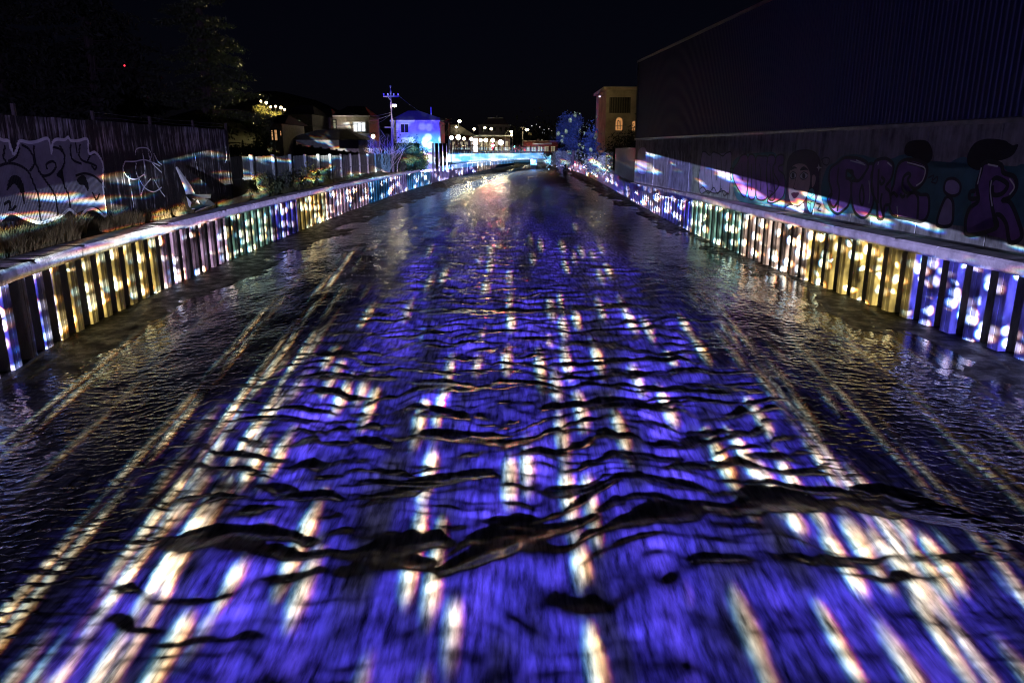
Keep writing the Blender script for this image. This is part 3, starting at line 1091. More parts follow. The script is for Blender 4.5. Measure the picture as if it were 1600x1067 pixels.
m_conif = leafmat('conifer_needles', (.055, .075, .028))
m_dark = leafmat('dark_leaves', (.03, .038, .02))
m_olive = leafmat('olive_leaves', (.16, .16, .045))
m_pine = leafmat('blue_green_needles', (.13, .16, .11))
b0 = D(330, 233, 58); b0.z = 2.6
conifer(b0, 23.5, 4.1, 'tall dark conifer behind the corrugated fence, lit yellow green on one edge', 3, m_conif, 27, 1.9, leaf=.30)
b0 = D(160, 233, 62); b0.z = 2.6
conifer(b0, 24, 6.5, 'big unlit dark conifer rising behind the silver lettering', 4, m_dark, 30, .6, leaf=.55)
b0 = D(20, 233, 66); b0.z = 2.6
conifer(b0, 21, 7, 'unlit dark conifer above the near end of the corrugated fence', 5, m_dark, 26, .5, leaf=.6)
b0 = D(404, 233, 62); b0.z = 2.6
bush(b0, 1.1, 1.1, 5.0, 'narrow dark evergreen shrub with a yellow patch behind the panel fence', 6, m_conif, 1600, .28)
for i, (px, y, rx, h_, lab, mm) in enumerate(((424, 47.0, .8, 1.5, 'yellow green bushy shrub in front of the first fence panels', m_olive), (440, 49.5, .6, .9, 'small dark green shrub at the foot of a fence post', m_conif),
                                              (487, 54.0, .7, 1.0, 'low yellow tufted shrub on the wall edge', m_olive), (505, 58.0, .9, 1.9, 'tall spiky yellow flowering shrub against the panel fence', m_olive),
                                              (462, 51.5, .7, 1.6, 'dark leafless looking shrub between two lit fence panels', m_dark), (522, 62.5, .6, 1.2, 'dark green shrub beyond the spiky yellow shrub', m_conif))):
    bush(Vector((wall_left_x(y) - 1.15, y, 2.5)), rx * .6, rx, h_, lab, 20 + i, mm, 700, .16)
b0 = D(628, 233, 98); b0.z = 2.5
bush(b0, 2.4, 2.0, 4.6, 'round dark bush in front of the blue lit house', 31, m_conif, 2600, .30)
b0 = D(656, 233, 99); b0.z = 2.5
bush(b0, .8, .8, 3.4, 'small olive green bush at the corner of the blue lit house', 32, m_olive, 700, .26)

# tree and shrubs on the right bank
b0 = D(893, 262, 118); b0.z = 2.4
root = thing('bank_tree', 'ragged leaning tree lit deep blue at the bridge end of the right bank', 'tree', b0)
rg = np.random.RandomState(9)
t = MB(); C = []
for i in range(30):
    a = rg.uniform(-2.6, 2.6) + math.pi
    hgt = rg.uniform(1.0, 7.6)
    r = (2.2 + 1.6 * rg.rand()) * (1 - .055 * hgt)
    s0 = b0 + Vector((.15 * math.sin(hgt), 0, hgt * .8))
    tip = b0 + Vector((math.cos(a) * r * (1.15 if math.cos(a) < 0 else .95), math.sin(a) * r, hgt + rg.uniform(-.9, .5)))
    t.tube([s0, s0.lerp(tip, .5) + Vector((0, 0, .25)), tip], [.07, .05, .015], 5)
    m_ = 330
    tt_ = rg.uniform(.35, 1.1, m_)[:, None]
    C.append(np.array(s0)[None] * (1 - tt_) + np.array(tip)[None] * tt_ + rg.normal(size=(m_, 3)) * np.array([.42, .42, .34]))
t.tube([b0 - Vector((0, 0, .4)), b0 + Vector((.3, 0, 3)), b0 + Vector((.1, 0, 6)), b0 + Vector((-.2, 0, 7.8))], [.28, .2, .12, .03], 8)
t.build('trunk', m_bark, root)
V, F = leaf_mesh(np.concatenate(C), .36, aspect=2.6, seed=9)
plant_mesh('crown', V, F, m_pine, root)
b0 = D(921, 262, 96); b0.z = 2.4
bush(b0, 1.1, 1.1, 6.2, 'upper ragged shrub lit pale blue beside the leaning tree', 41, m_pine, 1500, .32)
b0 = D(934, 272, 84); b0.z = 2.45
bush(b0, 1.2, 1.2, 2.8, 'grey green needle shrub hanging over the sheet pile wall below the dark fence', 42, m_pine, 2200, .26, lean=-.1)
b0 = D(940, 200, 128); b0.z = 2.4
bush(b0, 2.2, 2.0, 8.6, 'yellow lit shrub beside the old rendered building', 43, m_olive, 1400, .4)

b0 = D(962, 233, 104); b0.z = 2.4
bush(b0, 2.0, 1.5, 5.2, 'dark shrub in front of the lit arched window of the old building', 44, m_dark, 1600, .34)
b0 = D(988, 233, 100); b0.z = 2.4
bush(b0, 1.6, 1.5, 6.4, 'dark shrub pressed against the far corner of the warehouse', 45, m_dark, 1400, .34)
# bare shrub and tufts
b0 = D(597, 233, 92); b0.z = 2.5
root = thing('bare_shrub', 'leafless pale twiggy shrub between the white house and the utility pole', 'shrub', b0)
t = MB()
rg = np.random.RandomState(12)
for i in range(46):
    p = b0 + Vector((rg.normal() * .5, rg.normal() * .5, 0))
    d = Vector((rg.normal() * .42, rg.normal() * .3, 1)).normalized()
    pts = [p]
    for k in range(5):
        d = (d + Vector((rg.normal() * .25, rg.normal() * .2, rg.normal() * .08))).normalized()
        p = p + d * rg.uniform(.6, 1.05)
        pts.append(p)
        if k > 1:
            t.tube([p, p + (d + Vector((rg.normal() * .8, rg.normal() * .5, .1))).normalized() * rg.uniform(.4, 1.0)], .016, 3)
    t.tube(pts, [.05, .04, .03, .024, .018, .012], 4)
t.build('twigs', mat('pale_twigs', (.42, .38, .34), .8), root)


def grass(name, f, off0, off1, y0, y1, cnt, m, hmin, hmax, seed, sgn, label_kind='stuff', zb=2.45):
    rg = np.random.RandomState(seed)
    y = rg.uniform(y0, y1, cnt)
    o_ = rg.uniform(off0, off1, cnt)
    x = np.array([f(q) for q in y]) + sgn * o_
    z = zb + np.clip((o_ - 1) / 1.0, 0, 1) * (.27 if sgn < 0 else 0)
    keep = pn(x * .8, y * .55, 50) > -.22
    x, y, z = x[keep], y[keep], z[keep]
    n_ = len(x)
    h_ = rg.uniform(hmin, hmax, n_) * (1 + .8 * pn(x * .7, y * .5, 51))
    a = rg.rand(n_) * 6.283
    l = rg.uniform(.05, .6, n_) * h_
    w = .0065
    B = np.stack([x, y, z - .03], 1)
    T = B + np.stack([np.cos(a) * l, np.sin(a) * l, h_], 1)
    M_ = (B + T) / 2 + np.stack([-np.cos(a) * l * .12, -np.sin(a) * l * .12, h_ * .10], 1)
    sd = np.stack([np.sin(a) * 0 + w * .3, np.cos(a) * 0 + w, a * 0], 1)
    V = np.stack([B - sd, B + sd, M_ + sd * .8, M_ - sd * .8, M_ - sd * .8, M_ + sd * .8, T + sd * .1, T - sd * .1], 1).reshape(-1, 3)
    F = np.arange(len(V)).reshape(-1, 4)
    o = mesh_np(name, V, F, m, 'stuff', False)
    return o


m_dry = mat('dry_grass_blades', (.30, .22, .09), .8, var=.5, scale=1.0)
grass('dry_grass', wall_left_x, .45, 2.1, 12.5, 46, 30000, m_dry, .15, .55, 60, -1)
grass('weeds', wall_left_x, .4, 1.5, 44, 78, 2600, mat('weed_blades', (.14, .14, .05), .8, var=.4), .12, .45, 61, -1)
grass('dry_grass', wall_right_x, .4, 1.0, 18, 45, 1500, m_dry, .08, .32, 62, 1, zb=2.3)

# ================================================================== RIGHT BANK: warehouse on a painted concrete plinth
WSL = -0.079
def wh_x(y): return 13.7 + WSL * (y - 29.4)
WROT = math.atan2(1.0, WSL)      # direction of the wall going away


def to_wh(px, py):
    d = ray(px, py)
    t = (13.7 - WSL * 29.4) / (d.x - WSL * d.y)
    return (d.y * t, CAM_Z + d.z * t)


m_clad = mat('cladding_steel', (.030, .033, .10), 0.55, metal=.2, spec=.25, var=.12, scale=.6, stretch=(1, 1, .2))
m_plinth = bpy.data.materials.new('plinth_concrete')
m_plinth.use_nodes = True
n = NT(m_plinth.node_tree)
b = m_plinth.node_tree.nodes['Principled BSDF']
ge = n.node('ShaderNodeNewGeometry')
mp = n.node('ShaderNodeMapping', {0: ge.outputs['Position']}); mp.inputs['Scale'].default_value = (1, 3.0, .5)
f = n.noise(mp.outputs[0], 1.0, 5.0, .65, '3D')
f2 = n.noise(ge.outputs['Position'], 1.3, 5.0, .65, '3D')
n.set(b.inputs['Base Color'], n.ramp(n.add(n.mul(f, .55), n.mul(f2, .45)), [(.36, (.06, .055, .055)), (.5, (.22, .21, .21)), (.66, (.36, .35, .35))]))
b.inputs['Roughness'].default_value = .85
bp = n.node('ShaderNodeBump', {'Height': f2, 'Strength': .4, 'Distance': .03})
n.set(b.inputs['Normal'], bp.outputs[0])
m_flash = mat('flashing_steel', (.22, .21, .21), .45, metal=.4, var=.3)
Y0, Y1 = 9.0, 66.0
wh = thing('warehouse', 'windowless dark ribbed metal warehouse above the painted concrete wall, on the right bank', 'warehouse', (wh_x(35), 35, 2.2))


def wpt(y, z, off=0.0): return (wh_x(y) - off, y, z)


q = MB()
xs = np.arange(0, 1.0001, .25)
for k in range(4):
    y = k * .25
    pr = [(0, 0), (.13, 0), (.155, .035), (.225, .035), (.25, 0)]
    for (a_, o0), (b_, o1) in zip(pr[:-1], pr[1:]):
        q.quad((-o0 - WSL * 0, y + a_, 6.12), (-o0, y + a_, 12.42), (-o1, y + b_, 12.42), (-o1, y + b_, 6.12))
clad_me = bpy.data.meshes.new('cladding_panel')
clad_me.from_pydata(q.v, [], q.f)
clad_me.materials.append(m_clad)
for i in range(int(Y1 - Y0)):
    y = Y0 + i
    o = bpy.data.objects.new('cladding_panel', clad_me)
    col.objects.link(o)
    o.parent = wh
    o.location = (wh_x(y) - wh_x(35), y - 35, -2.2)
    o.rotation_euler = (0, 0, -math.atan(WSL))
q = MB()
for y in np.arange(Y0, Y1 - 2.9, 3.0):
    pass
q.v += [wpt(Y0, 6.02, .10), wpt(Y1, 6.02, .10), wpt(Y1, 6.16, .10), wpt(Y0, 6.16, .10), wpt(Y0, 6.20, -.02), wpt(Y1, 6.20, -.02), wpt(Y0, 6.02, -.02), wpt(Y1, 6.02, -.02)]
q.f += [(0, 1, 2, 3), (3, 2, 5, 4), (0, 6, 7, 1)]
q.build('flashing', m_flash, wh)
q = MB()
q.v += [wpt(Y0, 12.40, .12), wpt(Y1 + .1, 12.40, .12), wpt(Y1 + .1, 12.56, .12), wpt(Y0, 12.56, .12), wpt(Y0, 12.60, -.1), wpt(Y1 + .1, 12.60, -.1), wpt(Y0, 12.40, -.1), wpt(Y1 + .1, 12.40, -.1)]
q.f += [(0, 1, 2, 3), (3, 2, 5, 4), (0, 6, 7, 1)]
q.build('gutter', mat('gutter_steel', (.12, .12, .14), .4, metal=.4), wh)
q = MB()
q.v += [wpt(Y0, 12.55, -.08), wpt(Y1, 12.55, -.08), (wh_x(Y1) + 22, Y1 + 1.7, 14.2), (wh_x(Y0) + 22, Y0 + 1.7, 14.2), (wh_x(Y1) + 22, Y1 + 1.7, 2.0), (wh_x(Y0) + 22, Y0 + 1.7, 2.0), wpt(Y1, 2.0, -.08), wpt(Y0, 2.0, -.08)]
q.f += [(0, 1, 2, 3)]
q.build('roof', m_clad, wh)
q = MB()
q.v += [wpt(Y1, 12.5, -.06), wpt(Y1, 2.0, -.06), (wh_x(Y1) + 22, Y1 + 1.7, 2.0), (wh_x(Y1) + 22, Y1 + 1.7, 14.2), wpt(Y0, 12.5, -.06), wpt(Y0, 2.0, -.06), (wh_x(Y0) + 22, Y0 + 1.7, 2.0), (wh_x(Y0) + 22, Y0 + 1.7, 14.2)]
q.f += [(0, 1, 2, 3), (7, 6, 5, 4), (3, 2, 6, 7)]
q.build('end_wall', m_clad, wh)
MB().tube([wpt(Y1 - .25, 6.2, .12), wpt(Y1 - .25, 12.4, .12)], .06, 8).build('downpipe', mat('gutter_steel', (.12, .12, .14), .4), wh)

pl = thing('concrete_wall', 'stained concrete wall covered in purple graffiti, below the metal warehouse', 'wall', (wh_x(35), 35, 2.2))
joints = [Y0] + sorted([to_wh(px, 250)[0] for px in (1560, 1446, 1374, 1340, 1280, 1212, 1160, 1115, 1078, 1048, 1022)]) + [Y1]
for ya, yb in zip(joints[:-1], joints[1:]):
    dp = random.uniform(0, .025)
    q = MB()
    a_, b_ = ya + .035, yb - .035
    q.v += [wpt(a_, 1.9, dp), wpt(b_, 1.9, dp), wpt(b_, 6.03, dp), wpt(a_, 6.03, dp), wpt(a_, 1.9, -.3), wpt(b_, 1.9, -.3), wpt(b_, 6.03, -.3), wpt(a_, 6.03, -.3)]
    q.f += [(3, 2, 1, 0), (7, 6, 2, 3), (0, 4, 7, 3), (1, 2, 6, 5), (4, 5, 6, 7)]
    q.build('wall_panel', m_plinth, pl)
q = MB()
q.v += [wpt(Y0, 1.9, -.06), wpt(Y1, 1.9, -.06), wpt(Y1, 6.03, -.06), wpt(Y0, 6.03, -.06)]
q.f += [(3, 2, 1, 0)]
q.build('joint_filler', mat('tar_filler', (.01, .01, .01), .9), pl)
q = MB()
for (o_, z0, z1_) in ((.34, 1.9, 2.42),):
    q.v += [wpt(Y0, z0, o_), wpt(Y1, z0, o_), wpt(Y1, z1_, o_), wpt(Y0, z1_, o_), wpt(Y1, z1_ + .04, .03), wpt(Y0, z1_ + .04, .03)]
    q.f += [(3, 2, 1, 0), (2, 3, 5, 4)]
q.build('footing', m_plinth, pl)
# beyond: darker board fence
root = thing('dark_fence', 'dark blue board fence continuing from the corner of the warehouse towards the bridge', 'fence', (12.5, 80, 2.4))
y = 66.3
while y < 96:
    x = wh_x(66) + (y - 66) * .075 + .15
    MB().box(x, y + .45, 3.85 + random.uniform(-.03, .03), .05, .88, 3.1, -.07).build('board', mat('dark_board', (.07, .07, .10), .6, var=.35, scale=2), root)
    y += .9


# ------------------------------------------------------------------ wall paintings
LAY = 0.03


def paint_flat(polys, off, name, m, parent):
    import bmesh
    bm = bmesh.new()
    for p in polys:
        vs = [bm.verts.new(wpt(a_, z_, LAY + off)) for a_, z_ in p]
        try:
            bm.faces.new(vs)
        except ValueError:
            continue
    bmesh.ops.triangulate(bm, faces=[f_ for f_ in bm.faces if len(f_.verts) > 4])
    me = bpy.data.meshes.new(name)
    bm.to_mesh(me)
    bm.free()
    me.materials.append(m)
    o = bpy.data.objects.new(name, me)
    col.objects.link(o)
    o.parent = parent
    o.location = -Vector(parent.location)
    return o


def z5(*p): return [to_wh(1080 + x / 4.9875, 170 + y / 4.9875) for x, y in p]
def z6(*p): return [to_wh(1280 + x / 4.9875, 170 + y / 4.9875) for x, y in p]


def art(name, fills, lines, m_fill, w=.07, off=.004, line_m=None):
    if fills:
        paint_flat([cat_rom(p, True, 5) for p in fills], off, name, m_fill, pl)
    polys = []
    for p in fills:
        polys += stroke_poly(p, w, True, 5)
    for p in lines:
        polys += stroke_poly(p, w, False, 5)
    if polys and w > 0:
        paint_flat(polys, off + .004, 'black_outline', line_m or m_blackp, pl)


m_purp = mat('purple_spray_paint', (.17, .075, .27), .6, var=.3, scale=1.5)
m_lav = mat('lavender_spray_paint', (.34, .27, .44), .6, var=.25, scale=1.5)
m_teal = mat('teal_spray_paint', (.04, .14, .17), .6, var=.35, scale=1.2)
m_skin = mat('face_paint', (.52, .38, .37), .6, var=.15)
m_hair = mat('dark_plum_paint', (.035, .018, .045), .6, var=.3)
m_tar = mat('soot_black_paint', (.012, .012, .012), .8, var=.3)
# teal ground colour behind the letters
art('teal_ground', [z5((330, 420), (420, 360), (560, 345), (660, 350), (700, 470), (745, 560), (730, 700), (560, 745), (380, 720), (330, 600)),
                    z6((60, 470), (130, 420), (200, 365), (330, 360), (440, 390), (560, 395), (650, 360), (760, 370), (860, 430), (960, 470), (1060, 400), (1150, 380), (1230, 470), (1400, 500), (1540, 450),
                       (1620, 470), (1620, 900), (1400, 950), (1100, 900), (850, 830), (560, 860), (300, 820), (80, 800), (20, 640))], [], m_teal, 0, .0)
art('soot_patch', [z6((670, 340), (690, 270), (760, 245), (850, 255), (890, 330), (880, 400), (820, 440), (760, 370), (700, 370)),
                   z6((1170, 440), (1165, 360), (1220, 270), (1320, 235), (1460, 250), (1500, 290), (1560, 280), (1520, 360), (1440, 400), (1330, 420), (1250, 480))], [], m_tar, 0, .003)
# silver tag: four tall narrow bubbles with a zigzag edge
art('lavender_tag', [z5((88, 350), (110, 335), (150, 365), (175, 340), (215, 350), (250, 370), (275, 350), (318, 345), (316, 470), (305, 600), (295, 665), (255, 640), (190, 660), (130, 640), (80, 660), (62, 560), (75, 450))],
    [z5((165, 360), (160, 450), (172, 640)), z5((235, 370), (240, 470), (232, 640)), z5((110, 420), (112, 560)), z5((200, 400), (203, 560)), z5((280, 400), (270, 560)),
     z5((75, 625), (100, 612), (140, 660), (180, 615), (210, 665), (240, 625), (262, 680), (295, 650))], m_lav, .075, .006)
# second tag of five close letters
art('purple_tag', [z5((370, 420), (395, 370), (440, 365), (455, 480), (440, 640), (420, 690), (380, 640), (340, 560), (330, 480)), z5((450, 380), (500, 372), (510, 470), (505, 680), (460, 700), (445, 600)),
                   z5((512, 385), (560, 370), (600, 385), (590, 520), (600, 690), (520, 700), (512, 560)), z5((600, 385), (650, 365), (665, 420), (640, 470), (660, 690), (610, 700), (598, 560)),
                   z5((680, 365), (725, 365), (725, 430), (690, 450), (690, 480), (735, 530), (725, 680), (640, 735), (600, 715), (665, 640), (690, 580), (650, 500), (660, 410))],
    [z5((400, 430), (405, 560)), z5((475, 430), (478, 640)), z5((540, 430), (550, 560), (545, 640)), z5((620, 430), (628, 600)), z5((340, 470), (310, 470), (320, 560))], m_purp, .085, .008)
# small black scribbles
art('scribble', [], [z5((610, 640), (640, 650), (620, 680), (645, 670)), z5((985, 740), (1015, 750), (995, 790), (1020, 800)), z6((860, 540), (900, 520), (890, 560), (930, 530), (920, 580), (880, 570)),
                     z6((20, 400), (60, 380), (90, 400), (70, 440), (40, 430), (30, 400))], m_blackp, .05, .006)
# painted woman's face with long dark hair
art('hair', [z5((752, 470), (765, 390), (810, 340), (880, 322), (960, 335), (1003, 385), (1015, 450), (1005, 520), (1000, 640), (965, 760), (940, 830), (885, 820), (880, 760), (770, 740), (738, 790), (745, 640), (755, 560))], [], m_hair, .05, .010)
art('face', [z5((775, 490), (800, 445), (850, 425), (905, 440), (935, 500), (938, 560), (925, 640), (890, 720), (840, 757), (795, 745), (770, 690), (766, 600))], [], m_skin, .035, .018)
art('neck', [z5((800, 752), (840, 765), (885, 735), (885, 810), (830, 805), (745, 795), (750, 765))], [], m_skin, .03, .016)
art('ear', [z5((950, 530), (968, 512), (982, 540), (972, 590), (950, 615))], [], m_skin, .03, .018)
art('eye', [z5((778, 515), (800, 493), (828, 508), (825, 535), (800, 548), (782, 538)), z5((858, 520), (885, 495), (918, 512), (912, 538), (885, 552), (862, 542))], [], mat('pale_paint', (.6, .6, .62), .6), .045, .024)
paint_flat([cat_rom(z5((795, 505), (812, 505), (815, 535), (797, 538)), True, 4), cat_rom(z5((878, 508), (896, 508), (898, 540), (880, 542)), True, 4),
            cat_rom(z5((785, 462), (815, 450), (836, 466), (812, 468), (786, 482)), True, 4), cat_rom(z5((862, 470), (890, 450), (926, 482), (895, 470), (864, 484)), True, 4)], .034, 'pupils_and_brows', m_blackp, pl)
paint_flat([cat_rom(z5((788, 662), (812, 652), (822, 657), (838, 652), (850, 662), (832, 690), (812, 700), (800, 688)), True, 4)], .026, 'lips', mat('dark_lip_paint', (.10, .02, .05), .5), pl)
paint_flat(stroke_poly(z5((826, 540), (816, 580), (808, 615), (820, 632)), .04), .026, 'nose_line', m_blackp, pl)
art('feather_earring', [z5((925, 635), (960, 622), (975, 690), (965, 760), (940, 815), (915, 770), (912, 690))], [z5((945, 640), (942, 720), (935, 810)), z5((942, 690), (965, 670)), z5((940, 730), (965, 715)), z5((940, 700), (918, 680)), z5((938, 745), (918, 730))],
    mat('teal_feather_paint', (.10, .30, .34), .6), .035, .018)
paint_flat([z5((1003, 428), (1008, 452), (1027, 460), (1008, 468), (1003, 492), (998, 468), (985, 460), (998, 452))], .02, 'star_mark', m_whitep, pl)
# tall purple letters
art('letter_f', [z6((95, 470), (150, 425), (205, 385), (300, 385), (380, 420), (375, 480), (340, 545), (300, 560), (265, 510), (225, 480), (220, 540), (240, 545), (265, 600), (240, 740), (200, 790), (150, 820), (100, 780), (75, 700), (105, 650), (85, 560))],
    [z6((160, 460), (150, 560), (165, 640), (150, 800)), z6((225, 480), (270, 490), (260, 540), (225, 545)), z6((110, 660), (90, 720), (120, 770), (155, 720))], m_purp, .12, .010)
art('letter_u', [z6((262, 570), (320, 560), (385, 470), (400, 430), (440, 440), (415, 520), (430, 640), (430, 740), (390, 830), (340, 850), (285, 800), (262, 700))], [z6((345, 590), (325, 660), (330, 730), (348, 745), (358, 690), (350, 620), (345, 590))], m_purp, .12, .014)
art('letter_r', [z6((440, 420), (500, 390), (545, 395), (590, 440), (575, 540), (530, 610), (560, 650), (565, 740), (520, 760), (510, 850), (470, 850), (460, 740), (420, 640), (425, 520))],
    [z6((475, 470), (470, 600), (468, 740)), z6((495, 530), (520, 560), (495, 590), (480, 560)), z6((500, 660), (490, 740), (515, 850))], m_purp, .12, .018)
art('letter_e', [z6((610, 480), (640, 420), (700, 395), (790, 410), (850, 450), (840, 540), (790, 610), (740, 620), (700, 560), (720, 520), (700, 505), (665, 540), (660, 620), (700, 660), (760, 650), (800, 670), (860, 680), (865, 790), (840, 860), (790, 880),
                 (700, 860), (600, 840), (560, 780), (565, 660), (590, 590))], [z6((565, 680), (590, 655), (620, 690)), z6((690, 690), (740, 650), (780, 700), (775, 860)), z6((640, 660), (660, 690), (680, 670)), z6((700, 420), (780, 440), (842, 470))], m_purp, .12, .010)
art('pale_highlight', [], [z6((255, 405), (330, 425), (372, 440)), z6((400, 560), (408, 650), (400, 740)), z6((700, 420), (780, 440), (840, 470), (820, 560), (770, 600)), z6((475, 415), (470, 440)), z6((545, 420), (580, 450)),
    z6((1280, 460), (1250, 590)), z6((1330, 435), (1410, 450)), z6((1500, 545), (1538, 610), (1500, 670)), z6((1360, 560), (1350, 640), (1365, 760)), z6((620, 760), (625, 840)), z6((300, 400), (360, 430))], m_lav, .05, .030, m_whitep)
# pale plain teardrop between the letters
art('pale_teardrop', [z6((1000, 690), (1050, 720), (1055, 830), (1040, 900), (985, 920), (930, 900), (945, 810))], [], m_lav, .12, .010)
art('pale_oval', [z6((1000, 560), (1060, 545), (1110, 590), (1100, 660), (1040, 680), (985, 640))], [], m_lav, .10, .010)
art('letter_r', [z6((1290, 430), (1350, 415), (1430, 440), (1450, 500), (1530, 530), (1550, 610), (1500, 690), (1440, 715), (1500, 730), (1560, 860), (1590, 1000), (1500, 1040), (1470, 900), (1420, 830), (1380, 840), (1390, 930), (1180, 985), (1150, 900), (1180, 780),
                 (1250, 720), (1240, 600), (1270, 500))], [z6((1360, 560), (1400, 540), (1480, 590), (1440, 660), (1370, 670), (1360, 600)), z6((1350, 560), (1350, 700), (1390, 920)), z6((1230, 640), (1190, 650), (1185, 700), (1250, 700))], m_purp, .14, .012)
# pale tall block with scribbles near the far end
art('pale_patch', [[to_wh(x, y) for x, y in ((998, 236), (1010, 233), (1010, 270), (997, 268))]], [], m_lav, .04, .004)
paint_flat(sum([stroke_poly([to_wh(1044 + k * 4.2 + random.uniform(-1, 1), 236), to_wh(1045 + k * 4.2, 246), to_wh(1043 + k * 4.4, 258)], .05, False, 3) for k in range(7)], []), .006, 'white_scribble', m_whitep, pl)

# ------------------------------------------------------------------ old rendered building beyond the warehouse
m_rend = mat('old_render', (.38, .33, .24), .9, var=.35, scale=.5, bump=.3, bscale=3)
m_dk = mat('dark_louvre', (.03, .03, .028), .7)
YB = 112.0
c0 = D(945, 233, YB)
ob = thing('old_building', 'old rendered building with a louvred opening and lit arched window behind the warehouse corner', 'building', (c0.x, YB, 2.4))
x0, x1 = c0.x, c0.x + 11
ztop = D(945, 141, YB).z
zl0, zl1 = D(950, 177, YB).z, D(950, 152, YB).z
lx0, lx1 = D(952, 160, YB).x, D(986, 160, YB).x
q = MB()
q.box((x0 + lx0) / 2, YB + .3, (2 + ztop) / 2, lx0 - x0, .6, ztop - 2)
q.box((lx1 + x1) / 2, YB + .3, (2 + ztop) / 2, x1 - lx1, .6, ztop - 2)
q.box((lx0 + lx1) / 2, YB + .3, (zl1 + ztop) / 2, lx1 - lx0, .6, ztop - zl1)
q.box((lx0 + lx1) / 2, YB + .3, (2 + zl0) / 2, lx1 - lx0, .6, zl0 - 2)
q.box(x0 + .3, YB + 7, (2 + ztop) / 2, .6, 12.8, ztop - 2)
q.build('wall', m_rend, ob)
MB().box((x0 + x1) / 2 - .1, YB + 6, ztop + .2, 11.8, 13.6, .4).build('parapet', m_rend, ob)
lv = MB()
MB().box((lx0 + lx1) / 2, YB + .62, (zl0 + zl1) / 2, lx1 - lx0, .04, zl1 - zl0).build('opening', m_dk, ob)
for k in range(9):
    MB().box(lx0 + (k + .5) * (lx1 - lx0) / 9, YB + .42, (zl0 + zl1) / 2, .14, .16, zl1 - zl0 - .02).build('louvre', mat('louvre_timber', (.12, .11, .08), .8), ob)
ax = D(967, 200, YB).x
q = MB()
w_ = .5
za0, za1 = D(967, 204, YB).z, D(967, 190, YB).z
arch = [(ax - w_, YB - .04, za0), (ax + w_, YB - .04, za0)] + [(ax + w_ * math.cos(t_), YB - .04, za1 + w_ * 1.1 * math.sin(t_)) for t_ in np.linspace(0, math.pi, 9)]
q.v += arch
q.f.append(tuple(range(len(arch))))
win = q.build('window', mat('warm_lit_glass', (.4, .2, .08), .4, emit=(1.0, .45, .16), es=.45), ob)
q = MB()
for k in (-.5, 0, .5):
    q.box(ax + k * w_ * .9, YB - .08, (za0 + za1) / 2 + .1, .06, .05, za1 - za0)
q.box(ax, YB - .08, za0 + (za1 - za0) * .5, w_ * 2, .05, .06)
q.build('glazing_bar', m_dk, win)
q = MB()
bx_ = [(ax + 2.0, YB - .04), (ax + 2.6, YB - .04)]
q.box(ax + 2.2, YB - .05, (za0 + za1) / 2, .5, .05, za1 - za0)
q.build('window', mat('warm_lit_glass', (.4, .2, .08), .4, emit=(1.0, .45, .16), es=.45), ob)


def point(name, loc, col_, e, r=.15):
    L = bpy.data.lights.new(name, 'POINT')
    L.energy = e
    L.color = col_
    L.shadow_soft_size = r
    o = bpy.data.objects.new(name, L)
    col.objects.link(o)
    o.location = loc
    return o


# flood lamp on the building's corner that lights its front
lp = D(937, 150, YB - 4)
root = thing('flood_lamp', 'small flood lamp on an arm at the corner of the old rendered building', 'lamp', lp)
MB().tube([lp, lp + Vector((.3, 2, .3)), lp + Vector((1.0, 4.1, .3))], .04, 5).build('arm', m_dk, root)
MB().box(lp.x, lp.y, lp.z - .1, .3, .3, .16).build('lamp_head', mat('lamp_glass_dim', (.5, .5, .5), .4, emit=(1, .9, .8), es=.5), root)
point('flood_light', lp + Vector((.2, -1.0, -.5)), (1.0, .72, .30), 150)

# ================================================================== BRIDGE
m_par = mat('parapet_paint', (.55, .56, .58), .8, var=.14, scale=.7)
m_rail = mat('rail_steel', (.02, .02, .022), .5, var=.2)
BA = Vector((-12.7, 150)); BB = Vector((21.5, 255))
br = thing('road_bridge', 'low road bridge with a bright blue lit panelled parapet and dark railing across the channel', 'bridge', (BA.x, BA.y, 2.4))
bd = (BB - BA); bl_ = bd.length; bdn = bd / bl_; brz = math.atan2(bdn.y, bdn.x)
NPAN = 19
for i in range(NPAN):
    t0 = (i + .5) / NPAN
    c = BA + bd * t0
    zc = 3.58 - .22 * t0
    hh = 1.45 - .12 * t0 + .10 * math.sin(math.pi * t0)
    MB().box(c.x, c.y, zc + .02 * (i % 2), bl_ / NPAN - .06, .5, hh, brz).build('parapet_panel', m_par, br)
c = BA + bd * .5
MB().box(c.x - 4.4 * bdn.y, c.y + 4.4 * bdn.x, 2.95, bl_, 8, .9, brz).build('deck', mat('bridge_concrete', (.22, .21, .2), .9), br)
for px, yy in ((834, 205), (876, 240)):
    cc = D(px, 250, yy)
    MB().box(cc.x, cc.y, 1.1, 1.0, 1.6, 2.9, brz).build('pier', mat('pier_concrete', (.4, .4, .42), .9), br)
q = MB()
for i in range(int(bl_ / .42)):
    c = BA + bdn * (i * .42)
    t0 = i * .42 / bl_
    zt = 4.35 - .30 * t0 + .06
    if i % 8 == 0:
        MB().box(c.x, c.y, zt + .95, .14, .14, 1.95, brz).build('railing_post', m_rail, br)
    else:
        q.box(c.x, c.y, zt + .85, .03, .03, 1.6, brz)
for zz in (.25, 1.6):
    p0, p1 = BA, BB
    q.tube([(p0.x, p0.y, 4.38 + zz), (p1.x, p1.y, 4.08 + zz)], .05, 4)
q.build('railing_bars', m_rail, br)['kind'] = 'stuff'

